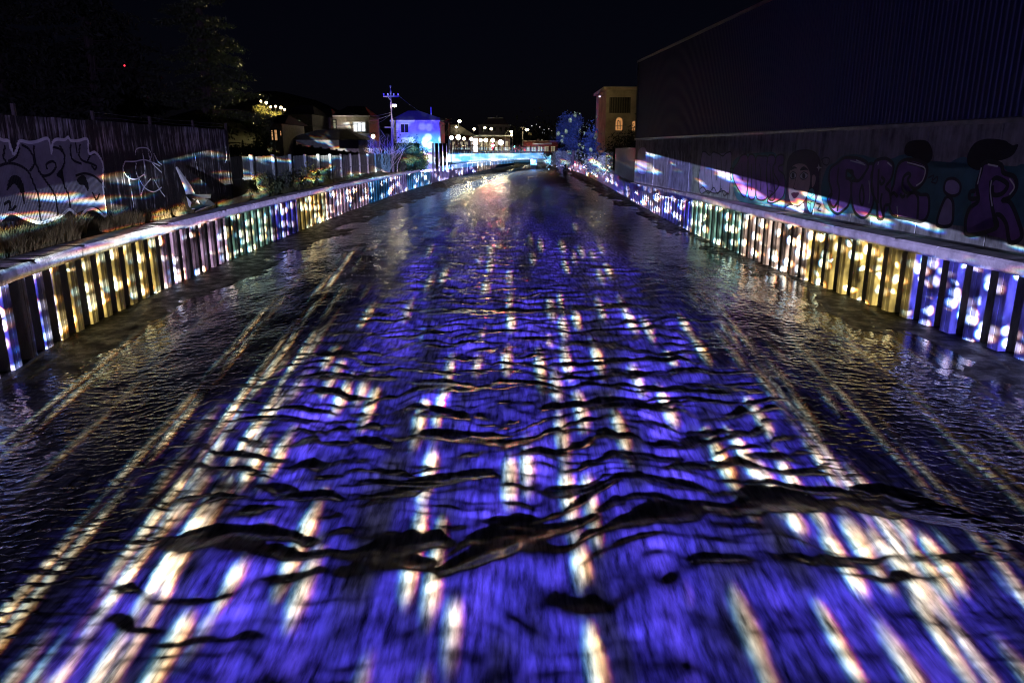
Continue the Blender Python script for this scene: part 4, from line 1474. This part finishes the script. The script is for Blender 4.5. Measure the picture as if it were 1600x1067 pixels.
# ================================================================== HOUSES
m_side = mat('painted_weatherboard', (.62, .63, .66), .7, var=.08)
m_roof = mat('roof_iron', (.16, .16, .20), .55, var=.2)
m_trim = mat('white_trim', (.75, .75, .76), .6, var=.08)
m_glassd = mat('dark_glass', (.02, .025, .03), .08)
YH = 105.0
a = D(613.5, 188.5, YH); b2_ = D(687, 224, YH)
x0, x1, z1_, z0 = a.x, b2_.x, a.z, b2_.z
hs = thing('weatherboard_house', 'two storey weatherboard house lit deep blue with pale spots, left of the bridge', 'house', (x0, YH, 2.4))
nb = 18
for i in range(nb):
    zz = z0 + (z1_ - z0) * i / nb
    dz = (z1_ - z0) / nb
    q = MB()
    q.v += [(x0, YH - .05, zz), (x1, YH - .05, zz), (x1, YH - .005, zz + dz), (x0, YH - .005, zz + dz), (x0, YH + .05, zz), (x1, YH + .05, zz)]
    q.f += [(0, 1, 2, 3), (0, 4, 5, 1)]
    q.build('weatherboard', m_side, hs)
MB().box((x0 + x1) / 2, YH + 4.2, (z0 + z1_) / 2, x1 - x0 - .02, 8.2, z1_ - z0 - .02).build('wall', m_side, hs)
lx0, lx1 = D(655, 230, YH).x, D(674, 230, YH).x
MB().box((lx0 + lx1) / 2, YH + 3, (2.2 + z0) / 2 - .01, lx1 - lx0, 5.4, z0 - 2.2).build('lower_wall', m_side, hs)
for k in range(4):
    MB().tube([(lx1 + .4 + k * .45, YH + .4 + k * 1.3, 2.2), (lx1 + .4 + k * .45, YH + .4 + k * 1.3, z0)], .06, 6).build('post', m_trim, hs)
e = .7
r0, r1 = D(625, 174, YH + 3), D(645, 174, YH + 3)
q = MB()
zt = r0.z + .1
q.v += [(x0 - .3, YH - e, z1_), (x1 + e + .4, YH - e, z1_), (x1 + e + .4, YH + 9, z1_), (x0 - .3, YH + 9, z1_), (x0 + 1.6, YH + 4, zt), (x0 + 3.2, YH + 4, zt)]
q.f += [(0, 1, 5, 4), (1, 2, 5), (2, 3, 4, 5), (3, 0, 4)]
rf = q.build('roof', m_roof, hs)
MB().tube([(x0 + 4.9, YH + 4, zt - .8), (x0 + 4.9, YH + 4, zt + .5)], .06, 6).build('vent_pipe', m_trim, rf)
MB().box((x0 + x1) / 2 + .4, YH - e - .03, z1_ - .08, x1 - x0 + 1.3, .12, .18).build('gutter', m_trim, hs)
q = MB()
q.tube([(x1 + .5, YH - .5, z1_ - .2), (x1 + .9, YH - .5, z1_ - .5), (x1 + .35, YH - .3, z1_ - .8), (x1 + .08, YH - .15, z1_ - .9), (x1 + .08, YH - .15, z0)], .06, 6)
q.build('downpipe', m_trim, hs)
wa, wb = D(626, 194, YH), D(639, 208, YH)
MB().box((wa.x + wb.x) / 2, YH - .09, (wa.z + wb.z) / 2, wb.x - wa.x + .12, .06, wa.z - wb.z + .12).build('window', m_trim, hs)
win = [o for o in hs.children if o.name.startswith('window')][-1]
for k in (0, 1):
    MB().box(wa.x + (wb.x - wa.x) * (.26 + .48 * k), YH - .13, (wa.z + wb.z) / 2, (wb.x - wa.x) * .44, .03, wa.z - wb.z - .1).build('pane', m_glassd, win)
MB().box((wa.x + wb.x) / 2, YH - .15, wb.z - .1, wb.x - wa.x + .3, .16, .08).build('sill', m_trim, win)

m_dwall = mat('dark_house_wall', (.10, .09, .085), .85, var=.25)
m_dwall2 = mat('cream_house_wall', (.40, .36, .29), .85, var=.2)
m_lit_w = mat('lit_window_white', (.5, .5, .5), .5, emit=(.86, .93, 1.0), es=1.25, var=.02)
m_lit_g = mat('lit_window_greenish', (.3, .32, .25), .5, emit=(.55, .6, .38), es=.22, var=.05)
m_lit_o = mat('lit_window_orange', (.4, .2, .1), .5, emit=(1.0, .52, .22), es=.55, var=.05)
m_droof = mat('dark_roof', (.035, .03, .03), .9, var=.3)


def house(name, label, y, pxl, pxr, eave, ridge, base_z=2.3, depth=9.0, wall=None, windows=(), cat='house', flat=False, over=.5):
    A, B_ = D(pxl, eave, y), D(pxr, eave, y)
    rt = thing(name, label, cat, (A.x, y, base_z))
    z1_ = A.z
    MB().box((A.x + B_.x) / 2, y + depth / 2, (base_z + z1_) / 2, B_.x - A.x, depth, z1_ - base_z).build('wall', wall or m_dwall, rt)
    q = MB()
    zr = D(pxl, ridge, y + depth / 2).z
    xa, xb = A.x - over, B_.x + over
    w_ = (xb - xa)
    ins = min(w_ * .3, depth * .45)
    q.v += [(xa, y - over, z1_ + .02), (xb, y - over, z1_ + .02), (xb, y + depth + over, z1_ + .02), (xa, y + depth + over, z1_ + .02), (xa + ins, y + depth / 2, zr), (xb - ins, y + depth / 2, zr)]
    q.f += [(0, 1, 5, 4), (1, 2, 5), (2, 3, 4, 5), (3, 0, 4), (3, 2, 1, 0)]
    q.build('roof', m_droof, rt)
    for (pa, pb, qa, qb, m_, npn) in windows:
        wa, wb = D(pa, qa, y), D(pb, qb, y)
        fr = MB().box((wa.x + wb.x) / 2, y - .04, (wa.z + wb.z) / 2, wb.x - wa.x + .24, .07, wa.z - wb.z + .24).build('window', m_trim if m_ is m_lit_w else m_dk, rt)
        for k in range(npn):
            ww = (wb.x - wa.x) / npn
            MB().box(wa.x + ww * (k + .5), y - .09, (wa.z + wb.z) / 2, ww * .76, .03, wa.z - wb.z).build('pane', m_, fr)
            MB().box(wa.x + ww * (k + .5), y - .12, wb.z + (wa.z - wb.z) * .68, ww * .76, .03, .07).build('glazing_bar', m_trim if m_ is m_lit_w else m_dk, fr)
    return rt


h1 = house('house', 'house with a bright white three pane window above a balcony, left of the bare shrub', 118, 520, 576, 183, 166, wall=m_dwall2,
           windows=((552, 571.5, 191.5, 205.5, m_lit_w, 3), (520.5, 525.5, 188, 201, m_lit_g, 1)))
A, B_ = D(520, 202, 117), D(552, 213, 117)
bal = MB()
for k in range(14):
    MB().box(A.x + (B_.x - A.x) * (k + .5) / 14, 117, (A.z + B_.z) / 2, .07, .05, A.z - B_.z).build('baluster', m_dwall, h1)
MB().box((A.x + B_.x) / 2, 117, A.z, B_.x - A.x + .1, .09, .09).build('balcony_rail', m_dwall, h1)
MB().box((A.x + B_.x) / 2, 117.4, B_.z - .1, B_.x - A.x + .3, 1.4, .2).build('balcony_floor', m_dwall, h1)
MB().box(D(548, 182, 117).x, 117.3, D(548, 181.5, 117).z, 5.8, .15, .22).build('fascia', m_trim, h1)
point('porch_light', D(538, 190, 116.2), (1.0, .85, .6), 90, .1)
# carport roof below
A, B_ = D(522, 214, 112), D(576, 217, 112)
cp = thing('carport', 'low carport roof with a pale front edge below the lit balcony', 'carport', (A.x, 112, 2.4))
q = MB()
q.v += [(A.x, 112, A.z), (B_.x, 112, B_.z + .2), (B_.x, 119, B_.z + 1.0), (A.x, 119, A.z + .7), (A.x, 112, A.z - .25), (B_.x, 112, B_.z - .1)]
q.f += [(0, 1, 2, 3), (4, 5, 1, 0)]
q.build('roof', m_roof, cp)
for xx in (A.x + .2, (A.x + B_.x) / 2, B_.x - .2):
    MB().tube([(xx, 112.2, 2.2), (xx, 112.2, A.z - .1)], .07, 6).build('post', m_trim, cp)
house('house', 'dark house with a dim greenish three pane window', 112, 446, 487, 179, 165, wall=m_dwall, windows=((451.5, 471, 188, 202, m_lit_g, 3),))
house('house', 'small dark house showing narrow warm lit windows beside the conifer edge', 84, 408, 440, 194, 180, wall=m_dwall2, windows=((424, 427.5, 204, 219, m_lit_o, 1), (429, 434, 203.5, 219.5, m_lit_o, 2), (438, 440, 205, 212, m_lit_o, 1)))
house('house', 'dark low house with an orange glowing porch between two other houses', 126, 484, 516, 184, 170, wall=m_dwall2, windows=((487.5, 494, 184.5, 190, m_lit_o, 1),))
house('shed', 'long dark shed roof behind the panel fence', 88, 452, 560, 219, 203, wall=m_dwall, cat='shed')

# ------------------------------------------------------------------ utility pole by the blue house
m_pole = mat('pole_timber', (.19, .175, .16), .85, var=.3, scale=3, stretch=(4, 4, .3))
YP = 95.0
pt, pbm = D(610, 135, YP), D(613, 240, YP)
up = thing('utility_pole', 'tall timber utility pole with crossarm and bright yellow street light beside the blue lit house', 'utility pole', (pbm.x, YP, 2.3))
MB().tube([(pbm.x, YP, 2.2), D(612.5, 190, YP), D(611, 165, YP), D(610.5, 145, YP), D(610, 134.5, YP)], [.18, .165, .15, .13, .12], 8).build('pole', m_pole, up)
A, B_ = D(599, 151, YP - .2), D(623, 151, YP - .2)
ca = MB().tube([A, B_], .11, 6).build('crossarm', m_pole, up)
for t_ in (.03, .3, .68, .96):
    p = A.lerp(B_, t_)
    MB().tube([p, p + Vector((0, 0, .36))], [.07, .10], 6).build('insulator', mat('porcelain', (.5, .48, .45), .3), ca)
MB().tube([D(606.5, 151.5, YP - .25), D(610, 156.5, YP - .25)], .05, 5).build('brace', m_pole, up)
MB().tube([D(601, 199.5, YP - .2), D(614, 199.5, YP - .2)], .09, 6).build('crossarm', m_pole, up)


def glow(name, c_, es): return mat(name, (.8, .8, .8), .3, var=.01, emit=c_, es=es)


m_glow_y = glow('lamp_glass_yellow', (1.0, .86, .45), 70)
m_glow_w = glow('lamp_glass_warm', (1.0, .86, .55), 32)
m_glow_c = glow('lamp_glass_cool', (.92, .97, 1.0), 30)
lp = D(616.5, 165.5, YP - 1.0)
MB().tube([D(611, 163, YP), lp + Vector((0, .1, .15))], .05, 6).build('lamp_arm', m_pole, up)
lh = MB().box(lp.x, lp.y, lp.z + .16, .42, .7, .14).build('lamp_head', m_pole, up)
MB().ball(lp, .26, 10, 6, .6).build('lamp_glass', m_glow_y, lh)
point('street_light', lp + Vector((0, -.5, -.5)), (1.0, .82, .42), 200, .2)
sl = bpy.data.lights.new('added_conifer_edge_spot', 'SPOT')  # added unseen spot that brightens the conifer's edge, set beside the pole lamp
sl.energy = 210000; sl.color = (1.0, .82, .36); sl.spot_size = R(15); sl.spot_blend = .6; sl.shadow_soft_size = .2
so = bpy.data.objects.new('added_conifer_edge_spot', sl); col.objects.link(so)
so.location = lp + Vector((-.45, -.3, -.1))
so.rotation_euler = (D(362, 110, 58) - so.location).to_track_quat('-Z', 'Y').to_euler()
# wires
def wire(p, q_, sag, label):
    pts = [p.lerp(q_, t_) - Vector((0, 0, sag * 4 * t_ * (1 - t_))) for t_ in np.linspace(0, 1, 12)]
    o = MB().tube(pts, .022, 4).build('power_line', m_wire, None)
    tag(o, label, 'power line', 'power lines strung from the poles')
wire(D(611, 178, YP), D(577, 192, 117), .5, 'upper power line sagging from the utility pole to the lit house')
wire(D(611, 180, YP), D(483, 196, 112), .6, 'long pale power line from the utility pole to the dark houses on the left')
wire(D(611, 176, YP), D(545, 176, 119), .5, 'highest power line running left from the utility pole over the roofs')
wire(D(623, 150, YP), D(704, 186, 210), 1.4, 'power line from the crossarm of the tall pole to the next pole by the bridge')

# round lamp beside the bare shrub
lp = D(583, 213.5, 100)
root = thing('garden_lamp', 'single round yellow lamp on a post beside the bare shrub', 'lamp', (lp.x, lp.y, 2.4))
MB().tube([(lp.x, lp.y, 2.3), lp], .05, 6).build('post', m_pole, root)
MB().ball(lp, .26).build('globe', glow('garden_globe_glass', (1.0, .85, .5), 12), root)
point('garden_light', lp + Vector((.2, -.6, 0)), (1.0, .85, .6), 110, .2)

# ------------------------------------------------------------------ hillside lights
for i, (px, py) in enumerate(((407.5, 158.5), (416, 161), (423, 167.5), (430.5, 166.5), (439, 168.5), (444.5, 171.5))):
    p = D(px, py, 430)
    labs = ['highest hill street lamp, nearest the conifer edge', 'second hill lamp from the conifer edge, just below the highest', 'third hill lamp from the conifer, lowest of the near trio', 'fourth hill lamp from the conifer, between two brighter ones', 'brightest hill lamp above the yellow scrub', 'last and lowest hill lamp, farthest from the conifer']
    root = thing('hill_lamp', labs[i], 'street lamp', (p.x, p.y, p.z - 5), 'lamps on the far hillside')
    MB().tube([(p.x, p.y, p.z - 6), p], .12, 5).build('post', m_dk, root)
    MB().ball(p, .62 + .2 * (i in (1, 4)), 8, 6).build('lamp_glass', glow('hill_lamp_glass', (1.0, .72, .45), 9), root)
for i, (px, py) in enumerate(((407, 166), (417, 175), (432, 176))):
    point('hill_light', D(px, py - 2, 424), (1.0, .75, .35), 5200, .5)
for i, (px, py, r_) in enumerate(((408, 168, 6), (417, 178, 7), (431, 178, 6))):
    b0 = D(px, py, 432)
    bush(b0 - Vector((0, 0, 3)), r_ * .6, 3, 5, ['tall yellow lit hillside scrub under the highest hill lamp', 'broad yellow lit hillside scrub below the hill lamps', 'low yellow lit hillside scrub beside the roofline'][i], 70 + i, m_olive, 800, 1.0, 'scrub', 'lit hillside scrub')
# red beacon far off behind the dark trees
p = D(194.5, 103, 60)
tag(MB().ball(p, .075, 6, 5).build('beacon_light', glow('red_beacon', (1.0, .03, .05), 2.0), None), 'tiny red beacon light showing through the dark trees', 'light')

# ================================================================== TOWN BEYOND THE BRIDGE
YT = 300.0


def block(name, label, y, pxl, pxr, pyt, pyb, depth, m, cat='building'):
    A, B_ = D(pxl, pyt, y), D(pxr, pyb, y)
    rt = thing(name, label, cat, (A.x, y, 2.3))
    MB().box((A.x + B_.x) / 2, y + depth / 2, (A.z + 2.2) / 2, B_.x - A.x, depth, A.z - 2.2).build('wall', m, rt)
    return rt


def bx(px0, px1, py0, py1, y, d_, name, m, parent):
    A, B_ = D(px0, py0, y), D(px1, py1, y)
    return MB().box((A.x + B_.x) / 2, y + d_ / 2, (A.z + B_.z) / 2, B_.x - A.x, d_, A.z - B_.z).build(name, m, parent)


m_town = mat('town_wall_lilac', (.34, .30, .40), .85, var=.15)
m_tbrown = mat('town_wall_brown', (.30, .20, .12), .85, var=.25)
m_shopl = mat('lit_shop_white', (.6, .6, .6), .5, emit=(.93, .97, 1.0), es=2.6, var=.02)
m_shopw = mat('lit_shop_warm', (.5, .45, .3), .5, emit=(1.0, .88, .55), es=.30, var=.1)
m_red = mat('red_shop_paint', (.42, .07, .06), .7, var=.2)
# mansard hotel
mh = block('mansard_building', 'lilac two storey building with a steep mansard roof and pale roof edge, behind the bridge', 345, 748, 797, 196, 225, 14, m_town)
for k in range(5):
    bx(753 + k * 9, 757 + k * 9, 199.5, 206, 344.9, .1, 'window', m_glassd, mh)
q = MB()
p = [D(752, 196, 345), D(796, 196, 345), D(786, 184.5, 349), D(762.5, 184.5, 349)]
q.v += [tuple(v_) for v_ in p] + [(p[0].x, 359, p[0].z), (p[1].x, 359, p[1].z), (p[2].x, 355, p[2].z), (p[3].x, 355, p[3].z)]
q.f += [(0, 1, 2, 3), (1, 5, 6, 2), (4, 0, 3, 7), (3, 2, 6, 7), (5, 4, 7, 6)]
rf = q.build('roof', mat('slate_roof', (.15, .12, .2), .7), mh)
bx(762, 786.5, 183.8, 185.6, 348.5, .5, 'roof_edge', m_trim, rf)
MB().tube([D(776.5, 186, 348), D(776.5, 180.5, 348)], .12, 5).build('flagpole', m_trim, rf)
bx(745, 799, 195.2, 196.6, 344.5, .6, 'cornice', m_trim, mh)
# lit shop row with canopy
sr = block('shop_row', 'low shop row with a brightly lit white entrance behind the railing', YT, 732, 797, 213, 240, 10, m_tbrown, 'shop')
bx(739.5, 746.5, 216.5, 238, YT - .3, .2, 'shop_window', m_shopl, sr)
bx(731, 738, 222, 238, YT - .3, .2, 'shop_window', m_shopl, sr)
for k, pxk in enumerate((750, 757, 764, 774, 781, 789)):
    bx(pxk, pxk + 4.6, 221, 236, YT - .3, .2, 'shop_window', m_shopw, sr)
bx(728, 798, 211.2, 213.6, YT - 4, 4, 'canopy', m_trim, sr)
q = MB()
A, B_, C_, E_ = D(692, 212, YT - 10), D(742, 212, YT - 10), D(716, 195, YT - 4), D(704, 195, YT - 4)
# hipped dark roofed building with a warm brown wall
hb = block('corner_building', 'brown walled building with a dark hipped roof at the left end of the bridge', YT - 10, 703, 735, 212, 240, 12, m_tbrown)
q.v += [tuple(A), tuple(B_), (B_.x, YT + 4, B_.z), (A.x, YT + 4, A.z), tuple(E_), tuple(C_)]
q.f += [(0, 1, 5, 4), (1, 2, 5), (2, 3, 4, 5), (3, 0, 4)]
q.build('roof', m_droof, hb)
for pxk in (707, 719, 727):
    bx(pxk, pxk + 4, 222, 234, YT - 10.2, .2, 'window', m_shopw, hb)
# low red shop on the right
rs = block('red_shop', 'low red painted shop with a pale band, behind the right end of the railing', YT, 818, 872, 221.5, 240, 10, m_red, 'shop')
bx(818, 872, 220.0, 221.6, YT - .6, .8, 'parapet_band', mat('pink_band', (.6, .4, .36), .7), rs)
bx(832, 862, 223.5, 226, YT - .4, .3, 'sign_band', mat('pale_sign_band', (.62, .5, .46), .7), rs)
for pxk in (822, 831, 841, 851, 861):
    bx(pxk, pxk + 6, 229, 237, YT - .3, .2, 'shop_window', m_shopw, rs)
bx(839, 843, 217.5, 220, YT + 3, 1, 'chimney', m_trim, rs)
bx(845.5, 848, 218, 220, YT + 3, 1, 'chimney', m_trim, rs)
# billboard
bb = thing('billboard', 'small pale blank billboard above the dark roofs beside the right lamp', 'billboard', D(828, 220, YT + 10))
bx(825.5, 831, 207.5, 211.3, YT + 10, .3, 'board', mat('billboard_face', (.5, .42, .22), .7), bb)
MB().tube([D(828, 211, YT + 10.2), D(828, 225, YT + 10.2)], .15, 6).build('post', m_dk, bb)
# dark trees behind the red shop
for i, (px, hgt, rr) in enumerate(((808, 14, 6), (846, 17, 9), (862, 15, 7))):
    b0 = D(px, 236, YT + 30); b0.z = 2.3
    bush(b0, rr, 4, hgt, ['dark bushy tree behind the billboard post', 'broad dark tree behind the red shop', 'dark tree behind the end of the red shop'][i], 80 + i, m_dark, 900, 1.3, 'tree', 'dark trees behind the shops', 'bushy_tree')

# street lamps of the town: globes on posts, and taller arms
globes = [(705.6, 215.6, .62, 'round lamp globe at the left end of the bridge railing'), (716, 214.7, .80, 'largest round lamp globe beside the dark hipped roof'), (725, 217, .5, 'small round lamp globe in front of the brown corner wall'),
          (736.5, 217.5, .55, 'round lamp globe left of the bright shop entrance'), (751, 219.4, .52, 'round lamp globe just right of the bright shop entrance'), (759, 219.4, .62, 'round lamp globe below the slim double arm lamp'),
          (769.8, 219.8, .62, 'round lamp globe directly above the red traffic light'), (782.5, 223, .85, 'very bright white lamp globe right of the red traffic light')]
for px, py, r_, lab in globes:
    yb_ = BA.y
    for _ in range(20):
        yb_ = BA.y + bd.y * min(1, max(0, (D(px, py, yb_).x - BA.x) / bd.x))
    yb_ += 5.5
    p = D(px, py, yb_)
    r_ *= yb_ / 284 * 1.1
    root = thing('globe_lamp', lab, 'street lamp', (p.x, p.y, 3.4), 'globe lamps along the bridge')
    MB().tube([(p.x, p.y, 3.3), p], .10, 6).build('post', m_dk, root)
    MB().ball(p, r_).build('globe', m_glow_c if 'white' in lab else m_glow_w, root)
    if px in (725, 751, 769.8, 782.5):
        point('globe_light', p + Vector((.9, -1.2, 0)), (1.0, .78, .38), 950, .3)
arms = [(713, 199, 703, .42, 'arm street lamp rising from the left end of the bridge'), (718, 190, 716, .60, 'highest yellow street lamp over the dark hipped roof'), (741, 202, 740, .50, 'pale street lamp over the shop canopy'),
        (757.6, 200, 756, .46, 'slim street lamp with two arms in front of the mansard building'), (767.5, 201.5, 769, .46, 'street lamp close to the middle of the mansard building'), (799, 206, 789, .55, 'curved arm street lamp past the mansard building'),
        (799.4, 211.2, 801, .40, 'lower yellow lamp just under the curved arm lamp'), (823.7, 203, 817.5, .55, 'yellow street lamp beside the crossarm pole')]
for px, py, pp, r_, lab in arms:
    p = D(px, py, YT - 8)
    b0 = D(pp, py + 4, YT - 8)
    root = thing('arm_lamp', lab, 'street lamp', (b0.x, b0.y, 2.3), 'tall street lamps behind the bridge')
    MB().tube([(b0.x, b0.y, 2.2), b0, b0.lerp(p, .4) + Vector((0, 0, .9)), p + Vector((0, 0, .3))], [.13, .11, .08, .07], 6).build('post', mat('lamp_post_steel', (.3, .3, .3), .5), root)
    MB().ball(p, r_, 8, 6, .8).build('lamp_glass', m_glow_y if 'yellow' in lab else m_glow_w, root)
# crossarm poles
for (px, pt_, pb_, lab) in ((816.5, 198.5, 236, 'thin utility pole with a crossarm above the red shop'), (701, 185.5, 236, 'thin utility pole with a crossarm right of the blue lit house')):
    y = YT - 5 if px > 750 else 210
    A = D(px, pt_, y)
    root = thing('utility_pole', lab, 'utility pole', (A.x, y, 2.3), 'utility poles near the bridge')
    MB().tube([(A.x, y, 2.2), A], .18, 6).build('pole', m_pole, root)
    s_ = .95 if px > 750 else .72
    MB().tube([D(px - 4.5, pt_ + .8, y - .3), D(px + 4.5, pt_ + .8, y - .3)], .12, 5).build('crossarm', m_pole, root)
# traffic lights
for (px, py, c_, nm, lab, es) in ((770.2, 228, (1.0, .02, .06), 'red_lens', 'traffic light showing red behind the bridge railing', 6500), (804, 229.5, (.1, .95, .85), 'green_lens', 'traffic light showing green behind the bridge railing', 12)):
    p = D(px, py, 190 if es > 20 else 225)
    root = thing('traffic_light', lab, 'traffic light', (p.x, p.y, 2.3), 'traffic lights behind the bridge')
    MB().tube([(p.x, p.y + .3, 2.2), (p.x, p.y + .3, p.z)], .09, 6).build('post', m_dk, root)
    MB().box(p.x, p.y + .3, p.z - .3, .5, .4, 1.4).build('housing', m_dk, root)
    MB().ball(p, .30 if es > 20 else .22, 10, 6).build(nm, glow(nm, c_, es), root)

# a few house lights on the dark slope beyond the red shop
for px, py, lab in ((838.5, 195, 'highest of the tiny pale house lights above the red shop'), (843.5, 199, 'second highest tiny house light above the red shop, just below the highest'), (850, 203.5, 'tiny pale house light above the middle of the red shop roof'),
                    (848, 207.5, 'tiny house light close over the left half of the red shop'), (857.5, 202, 'tiny pale house light between the red shop and the leaning tree'), (862, 205, 'tiny house light nearest to the leaning blue tree'),
                    (851.5, 209, 'lowest of the tiny house lights above the red shop'), (831, 197, 'tiny house light nearest to the yellow lamp by the crossarm pole')):
    p = D(px, py, 420)
    tag(MB().ball(p, .36, 6, 5).build('house_light', glow('far_house_light', (.9, .95, 1.0), .55), None), lab, 'light', 'house lights beyond the red shop')
